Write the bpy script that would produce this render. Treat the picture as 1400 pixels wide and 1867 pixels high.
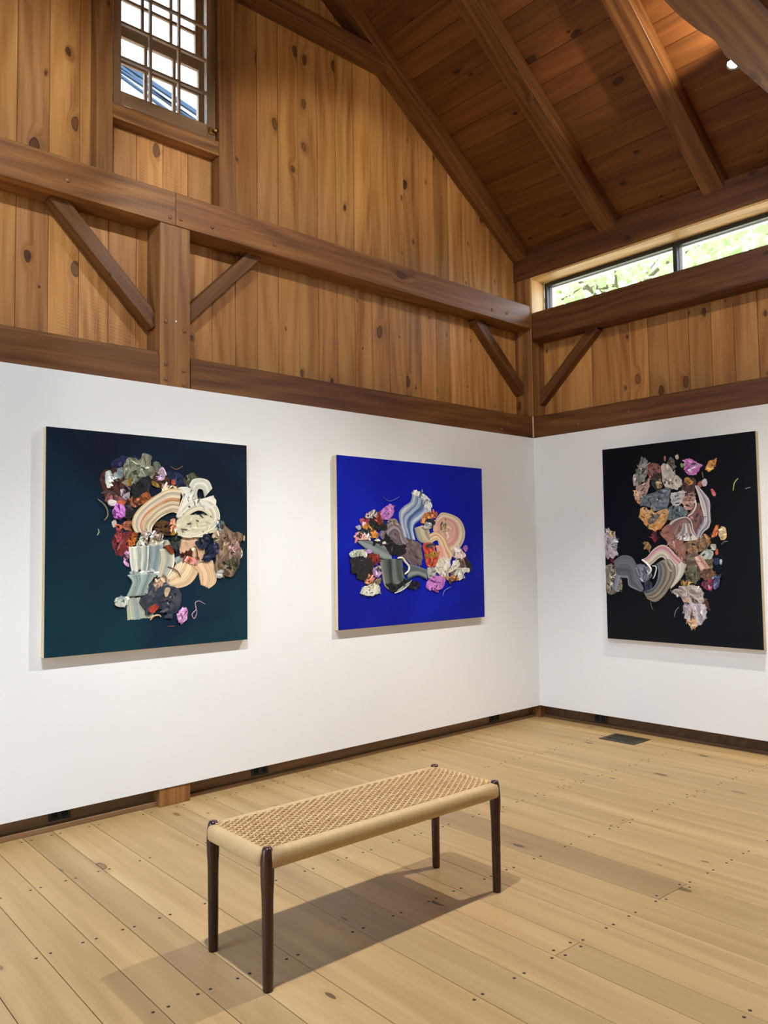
import bpy, bmesh, math, random
from mathutils import Matrix, Vector, noise

random.seed(7)
SC = bpy.context.scene
for _o in list(bpy.data.objects):
    bpy.data.objects.remove(_o, do_unlink=True)
COL = SC.collection

# ---------------------------------------------------------------- camera
cam_d = bpy.data.cameras.new('camera')
cam_d.sensor_fit = 'VERTICAL'
cam_d.sensor_height = 24.0
cam_d.lens = 24.0 * 1452.98 / 1867.0
cam_d.clip_start = 0.05
cam = bpy.data.objects.new('camera', cam_d)
COL.objects.link(cam)
_r = Vector((0.743078, -0.669062, -0.013841))
_u = Vector((-0.026795, -0.050413, 0.998369))
_f = Vector((0.668668, 0.741495, 0.055388))
cam.matrix_world = Matrix(((_r.x, _u.x, -_f.x, -5.5869), (_r.y, _u.y, -_f.y, -4.2380), (_r.z, _u.z, -_f.z, 1.3933), (0, 0, 0, 1)))
SC.camera = cam

# ---------------------------------------------------------------- sky, sun, exposure
world = bpy.data.worlds.new('sky')
SC.world = world
world.use_nodes = True
_bg = world.node_tree.nodes['Background']
_bg.inputs['Color'].default_value = (0.60, 0.79, 1.0, 1)
_bg.inputs['Strength'].default_value = SKY_STRENGTH = 12.0

sun_d = bpy.data.lights.new('sun', 'SUN')
sun_d.energy = 14.0
sun_d.angle = math.radians(0.6)
sun_d.color = (1.0, 0.95, 0.86)
sun = bpy.data.objects.new('sun', sun_d)
COL.objects.link(sun)
_sd = Vector((0.42, 0.22, 0.88)).normalized()          # towards the sun: high, beyond the eave wall
sun.rotation_euler = _sd.to_track_quat('Z', 'Y').to_euler()
sun.location = (8, 4, 16)

SC.view_settings.view_transform = 'Standard'
SC.view_settings.look = 'None'
SC.view_settings.exposure = -0.48
SC.view_settings.gamma = 1.0
SC.view_settings.use_curve_mapping = False
SC.cycles.use_denoising = True
SC.cycles.max_bounces = 6
SC.cycles.diffuse_bounces = 5
SC.cycles.glossy_bounces = 2
SC.cycles.use_adaptive_sampling = True
SC.cycles.adaptive_threshold = 0.05
SC.cycles.adaptive_min_samples = 12
SC.cycles.transparent_max_bounces = 16
SC.cycles.sample_clamp_indirect = 6.0

LAMP_POWER = 650.0

# ---------------------------------------------------------------- helpers
WM = {}
MESH = {}
AX = {'x': Matrix(((1, 0, 0), (0, 1, 0), (0, 0, 1))),
      'y': Matrix(((0, 0, 1), (1, 0, 0), (0, 1, 0))),          # local X -> world y, Y -> z, Z -> x
      'z': Matrix(((0, 1, 0), (0, 0, 1), (1, 0, 0)))}          # local X -> world z, Y -> x, Z -> y


def place(o, M, parent=None):
    WM[o.name] = M
    if parent is not None:
        o.parent = parent
        o.matrix_basis = WM[parent.name].inverted() @ M
    else:
        o.matrix_basis = M
    return o


def obj(name, me, mat=None, M=None, parent=None):
    o = bpy.data.objects.new(name, me)
    COL.objects.link(o)
    if mat is not None and me is not None and len(me.materials) == 0:
        me.materials.append(mat)
    if mat is not None and me is not None and me.materials[0] != mat:
        o.material_slots[0].link = 'OBJECT'
        o.material_slots[0].material = mat
    return place(o, M if M is not None else Matrix.Identity(4), parent)


def tag(o, label, cat, group=None):
    o['label'] = label
    o['category'] = cat
    if group:
        o['group'] = group
    return o


def struct(o, label=None):
    o['kind'] = 'structure'
    if label:
        o['label'] = label
    return o


def empty(name, loc, rz=0.0):
    o = bpy.data.objects.new(name, None)
    o.empty_display_size = 0.1
    COL.objects.link(o)
    return place(o, Matrix.Translation(loc) @ Matrix.Rotation(rz, 4, 'Z'))


def mesh_from_bm(name, bm, smooth=False):
    bmesh.ops.recalc_face_normals(bm, faces=bm.faces[:])
    me = bpy.data.meshes.new(name)
    bm.to_mesh(me)
    bm.free()
    if smooth:
        for p in me.polygons:
            p.use_smooth = True
    return me


def cuboid(lx, ly, lz, bev=0.0):
    key = (round(lx, 4), round(ly, 4), round(lz, 4), bev)
    if key in MESH:
        return MESH[key]
    bm = bmesh.new()
    bmesh.ops.create_cube(bm, size=1.0)
    for v in bm.verts:
        v.co = Vector((v.co.x * lx, v.co.y * ly, v.co.z * lz))
    if bev > 0:
        bmesh.ops.bevel(bm, geom=bm.edges[:], offset=bev, segments=1, affect='EDGES')
    me = mesh_from_bm('box', bm)
    MESH[key] = me
    return me


def box(name, mat, x0, x1, y0, y1, z0, z1, axis='x', bev=0.0, parent=None):
    """axis-aligned block whose local X runs along the grain"""
    R = AX[axis]
    d = (x1 - x0, y1 - y0, z1 - z0)
    l = [abs(sum(R[r][c] * d[r] for r in range(3))) for c in range(3)]
    me = cuboid(l[0], l[1], l[2], bev)
    M = Matrix.Translation(((x0 + x1) / 2, (y0 + y1) / 2, (z0 + z1) / 2)) @ R.to_4x4()
    return obj(name, me, mat, M, parent)


def prism(pts, h0, h1, bev=0.0):
    """pts in local XY, extruded along local Z"""
    bm = bmesh.new()
    a = [bm.verts.new((p[0], p[1], h0)) for p in pts]
    b = [bm.verts.new((p[0], p[1], h1)) for p in pts]
    n = len(pts)
    bm.faces.new(a)
    bm.faces.new(b)
    for i in range(n):
        bm.faces.new((a[i], a[(i + 1) % n], b[(i + 1) % n], b[i]))
    bmesh.ops.recalc_face_normals(bm, faces=bm.faces[:])
    if bev > 0:
        bmesh.ops.bevel(bm, geom=bm.edges[:], offset=bev, segments=1, affect='EDGES')
    return mesh_from_bm('prism', bm)


def boxes_mesh(name, lst):
    """several joined blocks of one continuous thing: (x0,x1,y0,y1,z0,z1) each"""
    bm = bmesh.new()
    for (x0, x1, y0, y1, z0, z1) in lst:
        r = bmesh.ops.create_cube(bm, size=1.0)
        for v in r['verts']:
            v.co = Vector(((x0 + x1) / 2 + v.co.x * (x1 - x0), (y0 + y1) / 2 + v.co.y * (y1 - y0), (z0 + z1) / 2 + v.co.z * (z1 - z0)))
    return mesh_from_bm(name, bm)


def lathe(prof, n=20, smooth=True):
    """profile [(r, z)] turned about local Z"""
    bm = bmesh.new()
    rings = []
    for r, z in prof:
        if r < 1e-5:
            rings.append([bm.verts.new((0, 0, z))])
        else:
            rings.append([bm.verts.new((r * math.cos(2 * math.pi * i / n), r * math.sin(2 * math.pi * i / n), z)) for i in range(n)])
    for a, b in zip(rings, rings[1:]):
        for i in range(n):
            j = (i + 1) % n
            if len(a) == 1 and len(b) == 1:
                continue
            if len(a) == 1:
                bm.faces.new((a[0], b[i], b[j]))
            elif len(b) == 1:
                bm.faces.new((a[i], a[j], b[0]))
            else:
                bm.faces.new((a[i], a[j], b[j], b[i]))
    if len(rings[0]) > 1:
        bm.faces.new(rings[0])
    if len(rings[-1]) > 1:
        bm.faces.new(rings[-1])
    return mesh_from_bm('lathe', bm, smooth)


def tube(pts, rad, n=6, flat=1.0, smooth=True, bm=None, cap=True):
    """tube along a polyline; flat widens it sideways (in the horizontal)"""
    own = bm is None
    if own:
        bm = bmesh.new()
    rings = []
    for i, p in enumerate(pts):
        p = Vector(p)
        t = (Vector(pts[min(i + 1, len(pts) - 1)]) - Vector(pts[max(i - 1, 0)])).normalized()
        up = Vector((0, 0, 1)) if abs(t.z) < 0.9 else Vector((1, 0, 0))
        s = t.cross(up).normalized()
        u = s.cross(t).normalized()
        r = rad[i] if isinstance(rad, (list, tuple)) else rad
        rings.append([bm.verts.new(p + s * (r * flat * math.cos(2 * math.pi * k / n)) + u * (r * math.sin(2 * math.pi * k / n))) for k in range(n)])
    for a, b in zip(rings, rings[1:]):
        for k in range(n):
            bm.faces.new((a[k], a[(k + 1) % n], b[(k + 1) % n], b[k]))
    if cap:
        bm.faces.new(rings[0])
        bm.faces.new(rings[-1])
    if own:
        return mesh_from_bm('tube', bm, smooth)


def basis(p0, p1, ydir):
    """matrix with local X from p0 to p1 and local Y near ydir, at the midpoint"""
    p0, p1 = Vector(p0), Vector(p1)
    X = (p1 - p0).normalized()
    Y = Vector(ydir)
    Y = (Y - X * Y.dot(X)).normalized()
    Z = X.cross(Y)
    c = (p0 + p1) / 2
    return Matrix(((X.x, Y.x, Z.x, c.x), (X.y, Y.y, Z.y, c.y), (X.z, Y.z, Z.z, c.z), (0, 0, 0, 1)))


# ---------------------------------------------------------------- materials
def srgb(h):
    if isinstance(h, str):
        h = tuple(int(h[i:i + 2], 16) for i in (0, 2, 4))
    out = []
    for c in h[:3]:
        c = c / 255.0
        out.append(c / 12.92 if c <= 0.04045 else ((c + 0.055) / 1.055) ** 2.4)
    return (out[0], out[1], out[2], 1.0)


class NT:
    def __init__(self, name):
        self.m = bpy.data.materials.new(name)
        self.m.use_nodes = True
        self.t = self.m.node_tree
        self.b = self.t.nodes['Principled BSDF']
        self.out = self.t.nodes['Material Output']

    def n(self, typ, **kw):
        nd = self.t.nodes.new(typ)
        for k, v in kw.items():
            setattr(nd, k, v)
        return nd

    def l(self, a, b):
        self.t.links.new(a, b)

    def set(self, sock, v):
        if hasattr(v, 'is_output'):
            self.l(v, sock)
        else:
            sock.default_value = v

    def math(self, op, a, b=0.0, c=None, clamp=False):
        nd = self.n('ShaderNodeMath', operation=op, use_clamp=clamp)
        self.set(nd.inputs[0], a)
        self.set(nd.inputs[1], b)
        if c is not None:
            self.set(nd.inputs[2], c)
        return nd.outputs[0]

    def vmath(self, op, a, b):
        nd = self.n('ShaderNodeVectorMath', operation=op)
        self.set(nd.inputs[0], a)
        self.set(nd.inputs[1], b)
        return nd.outputs[0]

    def noise(self, vec, scale=1.0, detail=3.0, rough=0.55, dist=0.0):
        nd = self.n('ShaderNodeTexNoise')
        self.l(vec, nd.inputs['Vector'])
        nd.inputs['Scale'].default_value = scale
        nd.inputs['Detail'].default_value = detail
        nd.inputs['Roughness'].default_value = rough
        nd.inputs['Distortion'].default_value = dist
        return nd.outputs['Fac']

    def mix(self, fac, a, b, blend='MIX'):
        nd = self.n('ShaderNodeMix', data_type='RGBA', blend_type=blend)
        self.set(nd.inputs[0], fac)
        self.set(nd.inputs[6], a)
        self.set(nd.inputs[7], b)
        return nd.outputs[2]

    def smooth(self, v, lo, hi, a=0.0, b=1.0):
        nd = self.n('ShaderNodeMapRange', interpolation_type='SMOOTHSTEP')
        self.set(nd.inputs[0], v)
        self.set(nd.inputs[1], lo)
        self.set(nd.inputs[2], hi)
        self.set(nd.inputs[3], a)
        self.set(nd.inputs[4], b)
        return nd.outputs[0]

    def bump(self, h, strength=0.2, dist=0.002):
        nd = self.n('ShaderNodeBump')
        nd.inputs['Strength'].default_value = strength
        nd.inputs['Distance'].default_value = dist
        self.l(h, nd.inputs['Height'])
        self.l(nd.outputs[0], self.b.inputs['Normal'])


def plain(name, col, rough=0.6, metal=0.0, spec=0.5, var=0.06, scale=6.0):
    k = NT(name)
    tc = k.n('ShaderNodeTexCoord').outputs['Object']
    c = srgb(col)
    f = k.noise(tc, scale, 3)
    dk = tuple(x * (1 - var) for x in c[:3]) + (1,)
    lt = tuple(min(1, x * (1 + var)) for x in c[:3]) + (1,)
    k.l(k.mix(f, dk, lt), k.b.inputs['Base Color'])
    k.b.inputs['Roughness'].default_value = rough
    k.b.inputs['Metallic'].default_value = metal
    k.b.inputs['Specular IOR Level'].default_value = spec
    return k.m


def wood(name, dark, mid, light, knot='3a2014', rough=0.5, knots=0.55, ksize=0.075, kscale=(2.4, 4.2, 4.2), saw=0.0,
         var=0.22, streak=9.0, spec=0.4, contrast=1.0, huevar=0.25, mineral=0.0, kplane=None):
    """sawn timber: local X is the grain; every object draws its own piece of the log"""
    k = NT(name)
    tc = k.n('ShaderNodeTexCoord').outputs['Object']
    oi = k.n('ShaderNodeObjectInfo')
    rnd = oi.outputs['Random']
    off = k.n('ShaderNodeCombineXYZ')
    k.l(k.math('MULTIPLY', rnd, 61.7), off.inputs[0])
    k.l(k.math('MULTIPLY', rnd, 137.3), off.inputs[1])
    k.l(k.math('MULTIPLY', rnd, 23.9), off.inputs[2])
    P = k.vmath('ADD', tc, off.outputs[0])
    # knots
    warp = k.n('ShaderNodeTexNoise')
    k.l(P, warp.inputs['Vector'])
    warp.inputs['Scale'].default_value = 9.0
    warp.inputs['Detail'].default_value = 1.0
    wv = k.vmath('MULTIPLY', k.vmath('SUBTRACT', warp.outputs['Color'], (0.5, 0.5, 0.5)), (0.05, 0.03, 0.03))
    vo = k.n('ShaderNodeTexVoronoi', feature='F1')
    kv = k.vmath('MULTIPLY', k.vmath('ADD', P, wv), kscale)
    if kplane:                                      # boards: knots run right through the thickness
        vo.voronoi_dimensions = '2D'
        if kplane == 'xz':
            sk = k.n('ShaderNodeSeparateXYZ')
            k.l(kv, sk.inputs[0])
            ck = k.n('ShaderNodeCombineXYZ')
            k.l(sk.outputs[0], ck.inputs[0])
            k.l(sk.outputs[2], ck.inputs[1])
            kv = ck.outputs[0]
    k.l(kv, vo.inputs['Vector'])
    vo.inputs['Scale'].default_value = 1.0
    sep = k.n('ShaderNodeSeparateColor')
    k.l(vo.outputs['Color'], sep.inputs[0])
    have = k.math('GREATER_THAN', sep.outputs[0], 1.0 - knots)
    size = k.math('MULTIPLY', k.math('ADD', k.math('POWER', sep.outputs[1], 2.5), 0.32), ksize)
    d = k.math('DIVIDE', vo.outputs['Distance'], size)
    core = k.math('MULTIPLY', k.smooth(d, 0.75, 1.15, 1.0, 0.0), have)
    ring = k.math('MULTIPLY', k.smooth(k.math('ABSOLUTE', k.math('SUBTRACT', d, 1.0)), 0.0, 0.28, 1.0, 0.0), have)
    halo = k.math('MULTIPLY', k.smooth(d, 0.9, 3.4, 1.0, 0.0), have)
    # the grain swerves round the knots
    sw = k.n('ShaderNodeCombineXYZ')
    k.l(k.math('MULTIPLY', halo, 0.035), sw.inputs[1])
    k.l(k.math('MULTIPLY', halo, 0.02), sw.inputs[2])
    Q = k.vmath('ADD', P, sw.outputs[0])
    g1 = k.noise(k.vmath('MULTIPLY', Q, (0.5, streak, streak)), 1.0, 3, 0.62, 0.35)
    g2 = k.noise(k.vmath('MULTIPLY', Q, (3.0, 75.0, 75.0)), 1.0, 2, 0.6)
    lowx = k.noise(k.vmath('MULTIPLY', Q, (0.55, 2.4, 2.4)), 1.0, 1, 0.5)
    sepq = k.n('ShaderNodeSeparateXYZ')
    k.l(Q, sepq.inputs[0])
    rings = k.math('SINE', k.math('ADD', k.math('MULTIPLY', k.math('ADD', sepq.outputs[1], sepq.outputs[2]), 60.0), k.math('MULTIPLY', lowx, 34.0)))
    t = k.math('ADD', k.smooth(g1, 0.05, 0.95), k.math('MULTIPLY', rings, 0.16 * contrast))
    t = k.math('ADD', t, k.math('MULTIPLY', k.math('SUBTRACT', g2, 0.5), 0.75 * contrast), clamp=True)
    cr = k.n('ShaderNodeValToRGB')
    cr.color_ramp.elements[0].color = srgb(dark)
    cr.color_ramp.elements[1].color = srgb(light)
    e = cr.color_ramp.elements.new(0.5)
    e.color = srgb(mid)
    k.l(t, cr.inputs[0])
    c = cr.outputs[0]
    if mineral > 0:
        ms = k.noise(k.vmath('MULTIPLY', Q, (2.2, 14.0, 14.0)), 1.0, 4, 0.65, 1.5)
        c = k.mix(k.math('MULTIPLY', k.smooth(ms, 0.66, 0.78), mineral), c, srgb(knot))
    c = k.mix(k.math('MULTIPLY', halo, 0.42), c, srgb(dark))
    kc = k.mix(k.smooth(sep.outputs[2], 0.35, 0.65), k.mix(0.55, srgb(dark), srgb(knot)), srgb(knot))
    c = k.mix(k.math('MULTIPLY', core, 0.85), c, kc)
    c = k.mix(k.math('MULTIPLY', ring, 0.85), c, srgb(knot))
    # every piece has its own tone
    r2 = k.math('FRACT', k.math('MULTIPLY', rnd, 17.31))
    c = k.mix(k.math('MULTIPLY', r2, huevar), c, k.mix(0.5, srgb(dark), srgb(mid)))
    v = k.math('ADD', 1.0 - var / 2, k.math('MULTIPLY', rnd, var))
    hs = k.n('ShaderNodeHueSaturation')
    k.l(v, hs.inputs['Value'])
    k.l(c, hs.inputs['Color'])
    c = k.mix(1.0, hs.outputs[0], oi.outputs['Color'], 'MULTIPLY')
    k.l(c, k.b.inputs['Base Color'])
    k.b.inputs['Specular IOR Level'].default_value = spec
    k.l(k.math('ADD', rough, k.math('MULTIPLY', k.math('SUBTRACT', g2, 0.5), 0.25)), k.b.inputs['Roughness'])
    h = k.math('MULTIPLY', g2, 0.6)
    if saw > 0:
        mask = k.smooth(k.noise(k.vmath('MULTIPLY', P, (1.2, 3.0, 3.0)), 1.0, 1), 0.40, 0.62)
        sx = k.n('ShaderNodeSeparateXYZ')
        k.l(P, sx.inputs[0])
        ln = k.math('SINE', k.math('ADD', k.math('MULTIPLY', sx.outputs[0], 330.0), k.math('MULTIPLY', sx.outputs[1], 60.0)))
        h = k.math('ADD', h, k.math('MULTIPLY', k.math('MULTIPLY', ln, mask), saw))
    k.bump(h, 0.35, 0.0016)
    return k.m


M_board = wood('pine_board', '8a5728', 'b88146', 'ce9b5c', knot='2e160a', rough=0.5, knots=0.42, ksize=0.085, kscale=(2.6, 4.6, 4.6), saw=0.6, var=0.36, streak=9, mineral=0.45, contrast=0.9, kplane='xy')
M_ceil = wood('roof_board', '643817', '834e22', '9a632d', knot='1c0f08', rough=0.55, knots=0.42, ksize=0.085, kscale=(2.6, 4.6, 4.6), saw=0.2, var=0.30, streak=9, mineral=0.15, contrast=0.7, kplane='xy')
M_beam = wood('brown_timber', '5e3b1e', '895a30', 'a87842', knot='321c0f', rough=0.48, knots=0.7, ksize=0.085, kscale=(2.0, 4.0, 4.0), saw=0.2, var=0.14, streak=22)
M_beam2 = wood('dark_timber', '482a14', '6b4322', '845830', knot='26140c', rough=0.48, knots=0.7, ksize=0.085, kscale=(2.0, 4.0, 4.0), saw=0.15, var=0.14, streak=22)
M_pale = wood('pale_pine', 'b98a52', 'd8ab6c', 'e8c48c', knot='8a5a30', rough=0.5, knots=0.25, var=0.08, streak=9)
M_base = wood('base_timber', '6a4c32', '886644', '9e7c56', knot='30201a', rough=0.6, knots=0.3, var=0.12)
M_floor = wood('oak_plank', '9a7c4e', 'b39466', 'c6a97a', knot='35261a', rough=0.42, knots=0.26, ksize=0.07, kscale=(1.9, 5.0, 5.0), var=0.16,
               streak=11, contrast=0.3, huevar=0.3, mineral=0.35, kplane='xz')
M_peg = plain('dark_plug', '2e1c14', 0.6)
M_woodpeg = wood('peg_wood', '6a4226', '8c5c38', 'a87848', rough=0.5, knots=0.0)
M_sash = wood('sash_wood', '6e5238', '8a6a4a', 'a08060', rough=0.5, knots=0.1, var=0.05)
M_black = plain('black_metal', '1b1d1e', 0.45)
M_frame = plain('dark_frame', '34332f', 0.4)
M_white = plain('white_paint', 'e7e8e9', 0.75, var=0.015, spec=0.2)
M_trimw = plain('white_trim', 'dfe0de', 0.5, var=0.02)
M_brass = plain('brass', 'd2b060', 0.28, metal=1.0)
M_vent = plain('bronze_register', '4a4434', 0.45, metal=0.6)
M_dark = plain('dark_cavity', '141210', 0.9)
M_cord = wood('paper_cord', 'b08e62', 'cba97c', 'dcc094', knot='a08458', rough=0.7, knots=0.0, var=0.05, streak=30, spec=0.2)
M_rosewood = wood('rosewood', '2a1510', '43231a', '5c3020', knot='1c0e0a', rough=0.28, knots=0.0, var=0.10, streak=26, spec=0.5)
M_edge = wood('panel_edge', 'cbb891', 'dccba8', 'e8dabc', rough=0.6, knots=0.0, var=0.03)
M_sheath = plain('sheathing', '3a2616', 0.9)


def glass_mat():
    k = NT('window_glass')
    tr = k.n('ShaderNodeBsdfTransparent')
    gl = k.n('ShaderNodeBsdfGlossy')
    gl.inputs['Roughness'].default_value = 0.02
    lw = k.n('ShaderNodeLayerWeight')
    ms = k.n('ShaderNodeMixShader')
    k.l(k.math('ADD', k.math('MULTIPLY', k.math('POWER', lw.outputs['Facing'], 5.0), 0.9), 0.04), ms.inputs[0])
    k.l(tr.outputs[0], ms.inputs[1])
    k.l(gl.outputs[0], ms.inputs[2])
    k.l(ms.outputs[0], k.out.inputs['Surface'])
    return k.m


M_glass = glass_mat()


def wrap_mat():
    """paper cord wound round the rails: the turns cross local X"""
    k = NT('wound_cord')
    tc = k.n('ShaderNodeTexCoord').outputs['Object']
    g = k.noise(k.vmath('MULTIPLY', tc, (330.0, 8.0, 8.0)), 1.0, 2, 0.6)
    g2 = k.noise(k.vmath('MULTIPLY', tc, (60.0, 20.0, 20.0)), 1.0, 2, 0.6)
    c = k.mix(g, srgb('b99868'), srgb('e2c698'))
    c = k.mix(k.math('MULTIPLY', g2, 0.25), c, srgb('a88a5c'))
    k.l(c, k.b.inputs['Base Color'])
    k.b.inputs['Roughness'].default_value = 0.65
    k.b.inputs['Specular IOR Level'].default_value = 0.25
    k.bump(g, 0.5, 0.002)
    return k.m


M_wrap = wrap_mat()


def paint_mat():
    k = NT('oil_paint')
    at = k.n('ShaderNodeAttribute')
    at.attribute_name = 'pigment'
    k.l(at.outputs['Color'], k.b.inputs['Base Color'])
    k.b.inputs['Roughness'].default_value = 0.34
    k.b.inputs['Specular IOR Level'].default_value = 0.45
    tc = k.n('ShaderNodeTexCoord').outputs['Object']
    k.bump(k.noise(tc, 60.0, 4), 0.25, 0.004)
    return k.m


M_paint = paint_mat()


def ground_mat(name, cols, rough=0.4):
    """brushed painted ground of a picture: two or three tones drifting across the panel (local XY, metres)"""
    k = NT(name)
    tc = k.n('ShaderNodeTexCoord').outputs['Object']
    f = k.noise(tc, 1.6, 3, 0.5, 0.4)
    sp = k.n('ShaderNodeSeparateXYZ')
    k.l(tc, sp.inputs[0])
    down = k.smooth(sp.outputs[1], -0.65, 0.5, 1.0, 0.0)
    c = k.mix(down, srgb(cols[0]), srgb(cols[1]))
    c = k.mix(k.smooth(f, 0.42, 0.68), c, srgb(cols[2]))
    br = k.noise(k.vmath('MULTIPLY', tc, (90.0, 5.0, 5.0)), 1.0, 3)
    c = k.mix(k.math('MULTIPLY', br, 0.25), c, srgb(cols[3]))
    k.l(c, k.b.inputs['Base Color'])
    k.b.inputs['Roughness'].default_value = rough
    k.b.inputs['Specular IOR Level'].default_value = 0.16
    k.bump(br, 0.1, 0.001)
    return k.m
# ================================================================ STRUCTURE
RIDGE = -3.42
XL = 2 * RIDGE                      # the opposite eave wall stands at this x
YB = -7.0                           # the end wall behind the camera
SL = 0.675


def zc(x, z0):
    """height of a roof plane (z0 over the eave wall line) at x, both slopes"""
    return z0 + SL * (-x) if x > RIDGE else z0 + SL * (x - XL)


DECK = 4.16                         # underside of the roof boards at x = 0
RAFT = 4.005                        # underside of the rafters at x = 0

# --- floor: oak planks, each one a piece
FANG = -0.025
floor = empty('floor', (0, 0, 0), FANG)
struct(floor, 'wide oak plank floor with dark plugs along the seams')
box('subfloor', M_sheath, XL - 0.3, 0.35, YB - 0.3, 0.35, -0.08, -0.024, 'y', parent=floor)
SEAMS = [0.30, 0.05, -0.19, -0.385, -0.61, -0.80, -1.0, -1.157, -1.35, -1.522, -1.763, -1.927, -2.098, -2.292, -2.52, -2.713, -2.86, -3.045, -3.19,
         -3.383, -3.577, -3.871, -4.064, -4.211, -4.36, -4.523, -4.715, -4.90, -5.08, -5.27, -5.45, -5.66, -5.83, -6.02, -6.22, -6.40, -6.60, -6.78, -7.0]
ROWS = [-0.127, -0.756, -1.378, -1.977, -2.585, -3.19, -3.80, -4.41, -5.02, -5.63, -6.24]
JOINTS = {-2.52: [-0.756, -2.585], -3.19: [-2.585, -0.9], -1.927: [-1.977], -1.157: [-1.977], -1.522: [-1.378], -3.871: [-4.41], -2.292: [-3.80],
          -2.713: [-4.41], -2.86: [-3.80], -3.045: [-4.41], -3.383: [-5.02], -3.577: [-3.19, -5.02], -4.064: [-3.80], -4.211: [-3.19], -4.36: [-3.80],
          -2.098: [-3.19], -1.763: [-1.378, -3.80], -1.0: [-3.19, -0.756], -0.80: [-1.378], -1.35: [-2.585]}
peg_me = lathe([(0.0062, -0.008), (0.0062, 0.0004), (0.0, 0.0006)], 8)
rf = Matrix.Rotation(FANG, 4, 'Z')
rp = random.Random(3)
for a, b in zip(SEAMS, SEAMS[1:]):
    js = sorted(JOINTS.get(b, [rp.choice(ROWS[2:9])]), reverse=True)
    ends = [0.30] + js + [YB - 0.2]
    for y1, y0 in zip(ends, ends[1:]):
        me = cuboid(y1 - y0 - 0.0016, 0.022, a - b - 0.0024, 0.0012)
        M = rf @ Matrix.Translation(((a + b) / 2, (y0 + y1) / 2, -0.011)) @ AX['y'].to_4x4()
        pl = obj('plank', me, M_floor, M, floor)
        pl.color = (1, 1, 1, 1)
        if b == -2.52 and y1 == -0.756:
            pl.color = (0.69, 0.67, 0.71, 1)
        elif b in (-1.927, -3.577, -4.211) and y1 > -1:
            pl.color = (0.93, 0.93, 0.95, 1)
        else:
            v = rp.uniform(0.94, 1.04)
            pl.color = (v, v * rp.uniform(0.985, 1.0), v * rp.uniform(0.96, 1.0), 1)
        if a > -4.95 and a < 0.2:
            spots = []
            for ry in ROWS[:7]:
                if y0 + 0.05 < ry < y1 - 0.05:
                    spots += [(a - 0.023, ry), (b + 0.023, ry)]
            for je, s in ((y1, -1), (y0, 1)):
                if -4.0 < je < 0.2:
                    spots += [(a - 0.026, je + s * 0.022), (b + 0.026, je + s * 0.022)]
            for (px, py) in spots:
                obj('plug', peg_me, M_peg, rf @ Matrix.Translation((px + rp.uniform(-.003, .003), py + rp.uniform(-.004, .004), 0)), pl)

# --- sheathing of the gable end (wall behind the boards), with the window opening
WX0, WX1, WZ0, WZ1 = -3.725, -3.04, 3.95, 5.20


def gable_sheath(y0, y1):
    bm = bmesh.new()

    def quad(pts):
        a = [bm.verts.new((x, y0, z)) for x, z in pts]
        b = [bm.verts.new((x, y1, z)) for x, z in pts]
        bm.faces.new(a)
        bm.faces.new(b)
        n = len(pts)
        for i in range(n):
            bm.faces.new((a[i], a[(i + 1) % n], b[(i + 1) % n], b[i]))
    e = 0.01
    quad([(XL - 0.3, -0.1), (WX0, -0.1), (WX0, zc(WX0, DECK) + e), (XL - 0.3, zc(XL - 0.3, DECK) + e)])
    quad([(WX1, -0.1), (0.35, -0.1), (0.35, zc(0.35, DECK) + e), (WX1, zc(WX1, DECK) + e)])
    quad([(WX0, -0.1), (WX1, -0.1), (WX1, WZ0), (WX0, WZ0)])
    quad([(WX0, WZ1), (WX1, WZ1), (WX1, zc(WX1, DECK) + e), (RIDGE, zc(RIDGE, DECK) + e), (WX0, zc(WX0, DECK) + e)])
    return mesh_from_bm('sheath', bm)


wall_gable = obj('wall_gable', gable_sheath(0.212, 0.26), M_sheath)
struct(wall_gable, 'gable end wall clad in upright brown pine boards')
rb = random.Random(11)
edges = [0.19] + [-0.155 - 0.1699 * k for k in range(0, 40)]
for x1, x0 in zip(edges, edges[1:]):
    if x0 < XL - 0.1:
        break
    spans = [(2.36, None)]
    if x1 <= WX1 + 0.02 and x0 >= WX0 - 0.02:
        spans = [(2.36, WZ0), (WZ1, None)]
    for z0, z1 in spans:
        a, b = x0 + 0.0014, x1 - 0.0014
        if z1 is None:
            pts = [(z0, a), (zc(a, DECK), a)] + ([(zc(RIDGE, DECK), RIDGE)] if a < RIDGE < b else []) + [(zc(b, DECK), b), (z0, b)]
        else:
            pts = [(z0, a), (z1, a), (z1, b), (z0, b)]
        cx, cz = (a + b) / 2, z0
        dy = rb.uniform(-0.0015, 0.0015)
        me = prism([(p[0] - cz, p[1] - cx) for p in pts], 0, 0.024, 0.0016)
        M = Matrix.Translation((cx, 0.187 + dy, cz)) @ AX['z'].to_4x4()
        bo = obj('board', me, M_board, M, wall_gable)
        v = rb.uniform(0.92, 1.08)
        bo.color = (v, v * rb.uniform(0.96, 1.02), v * rb.uniform(0.9, 1.05), 1)

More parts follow.
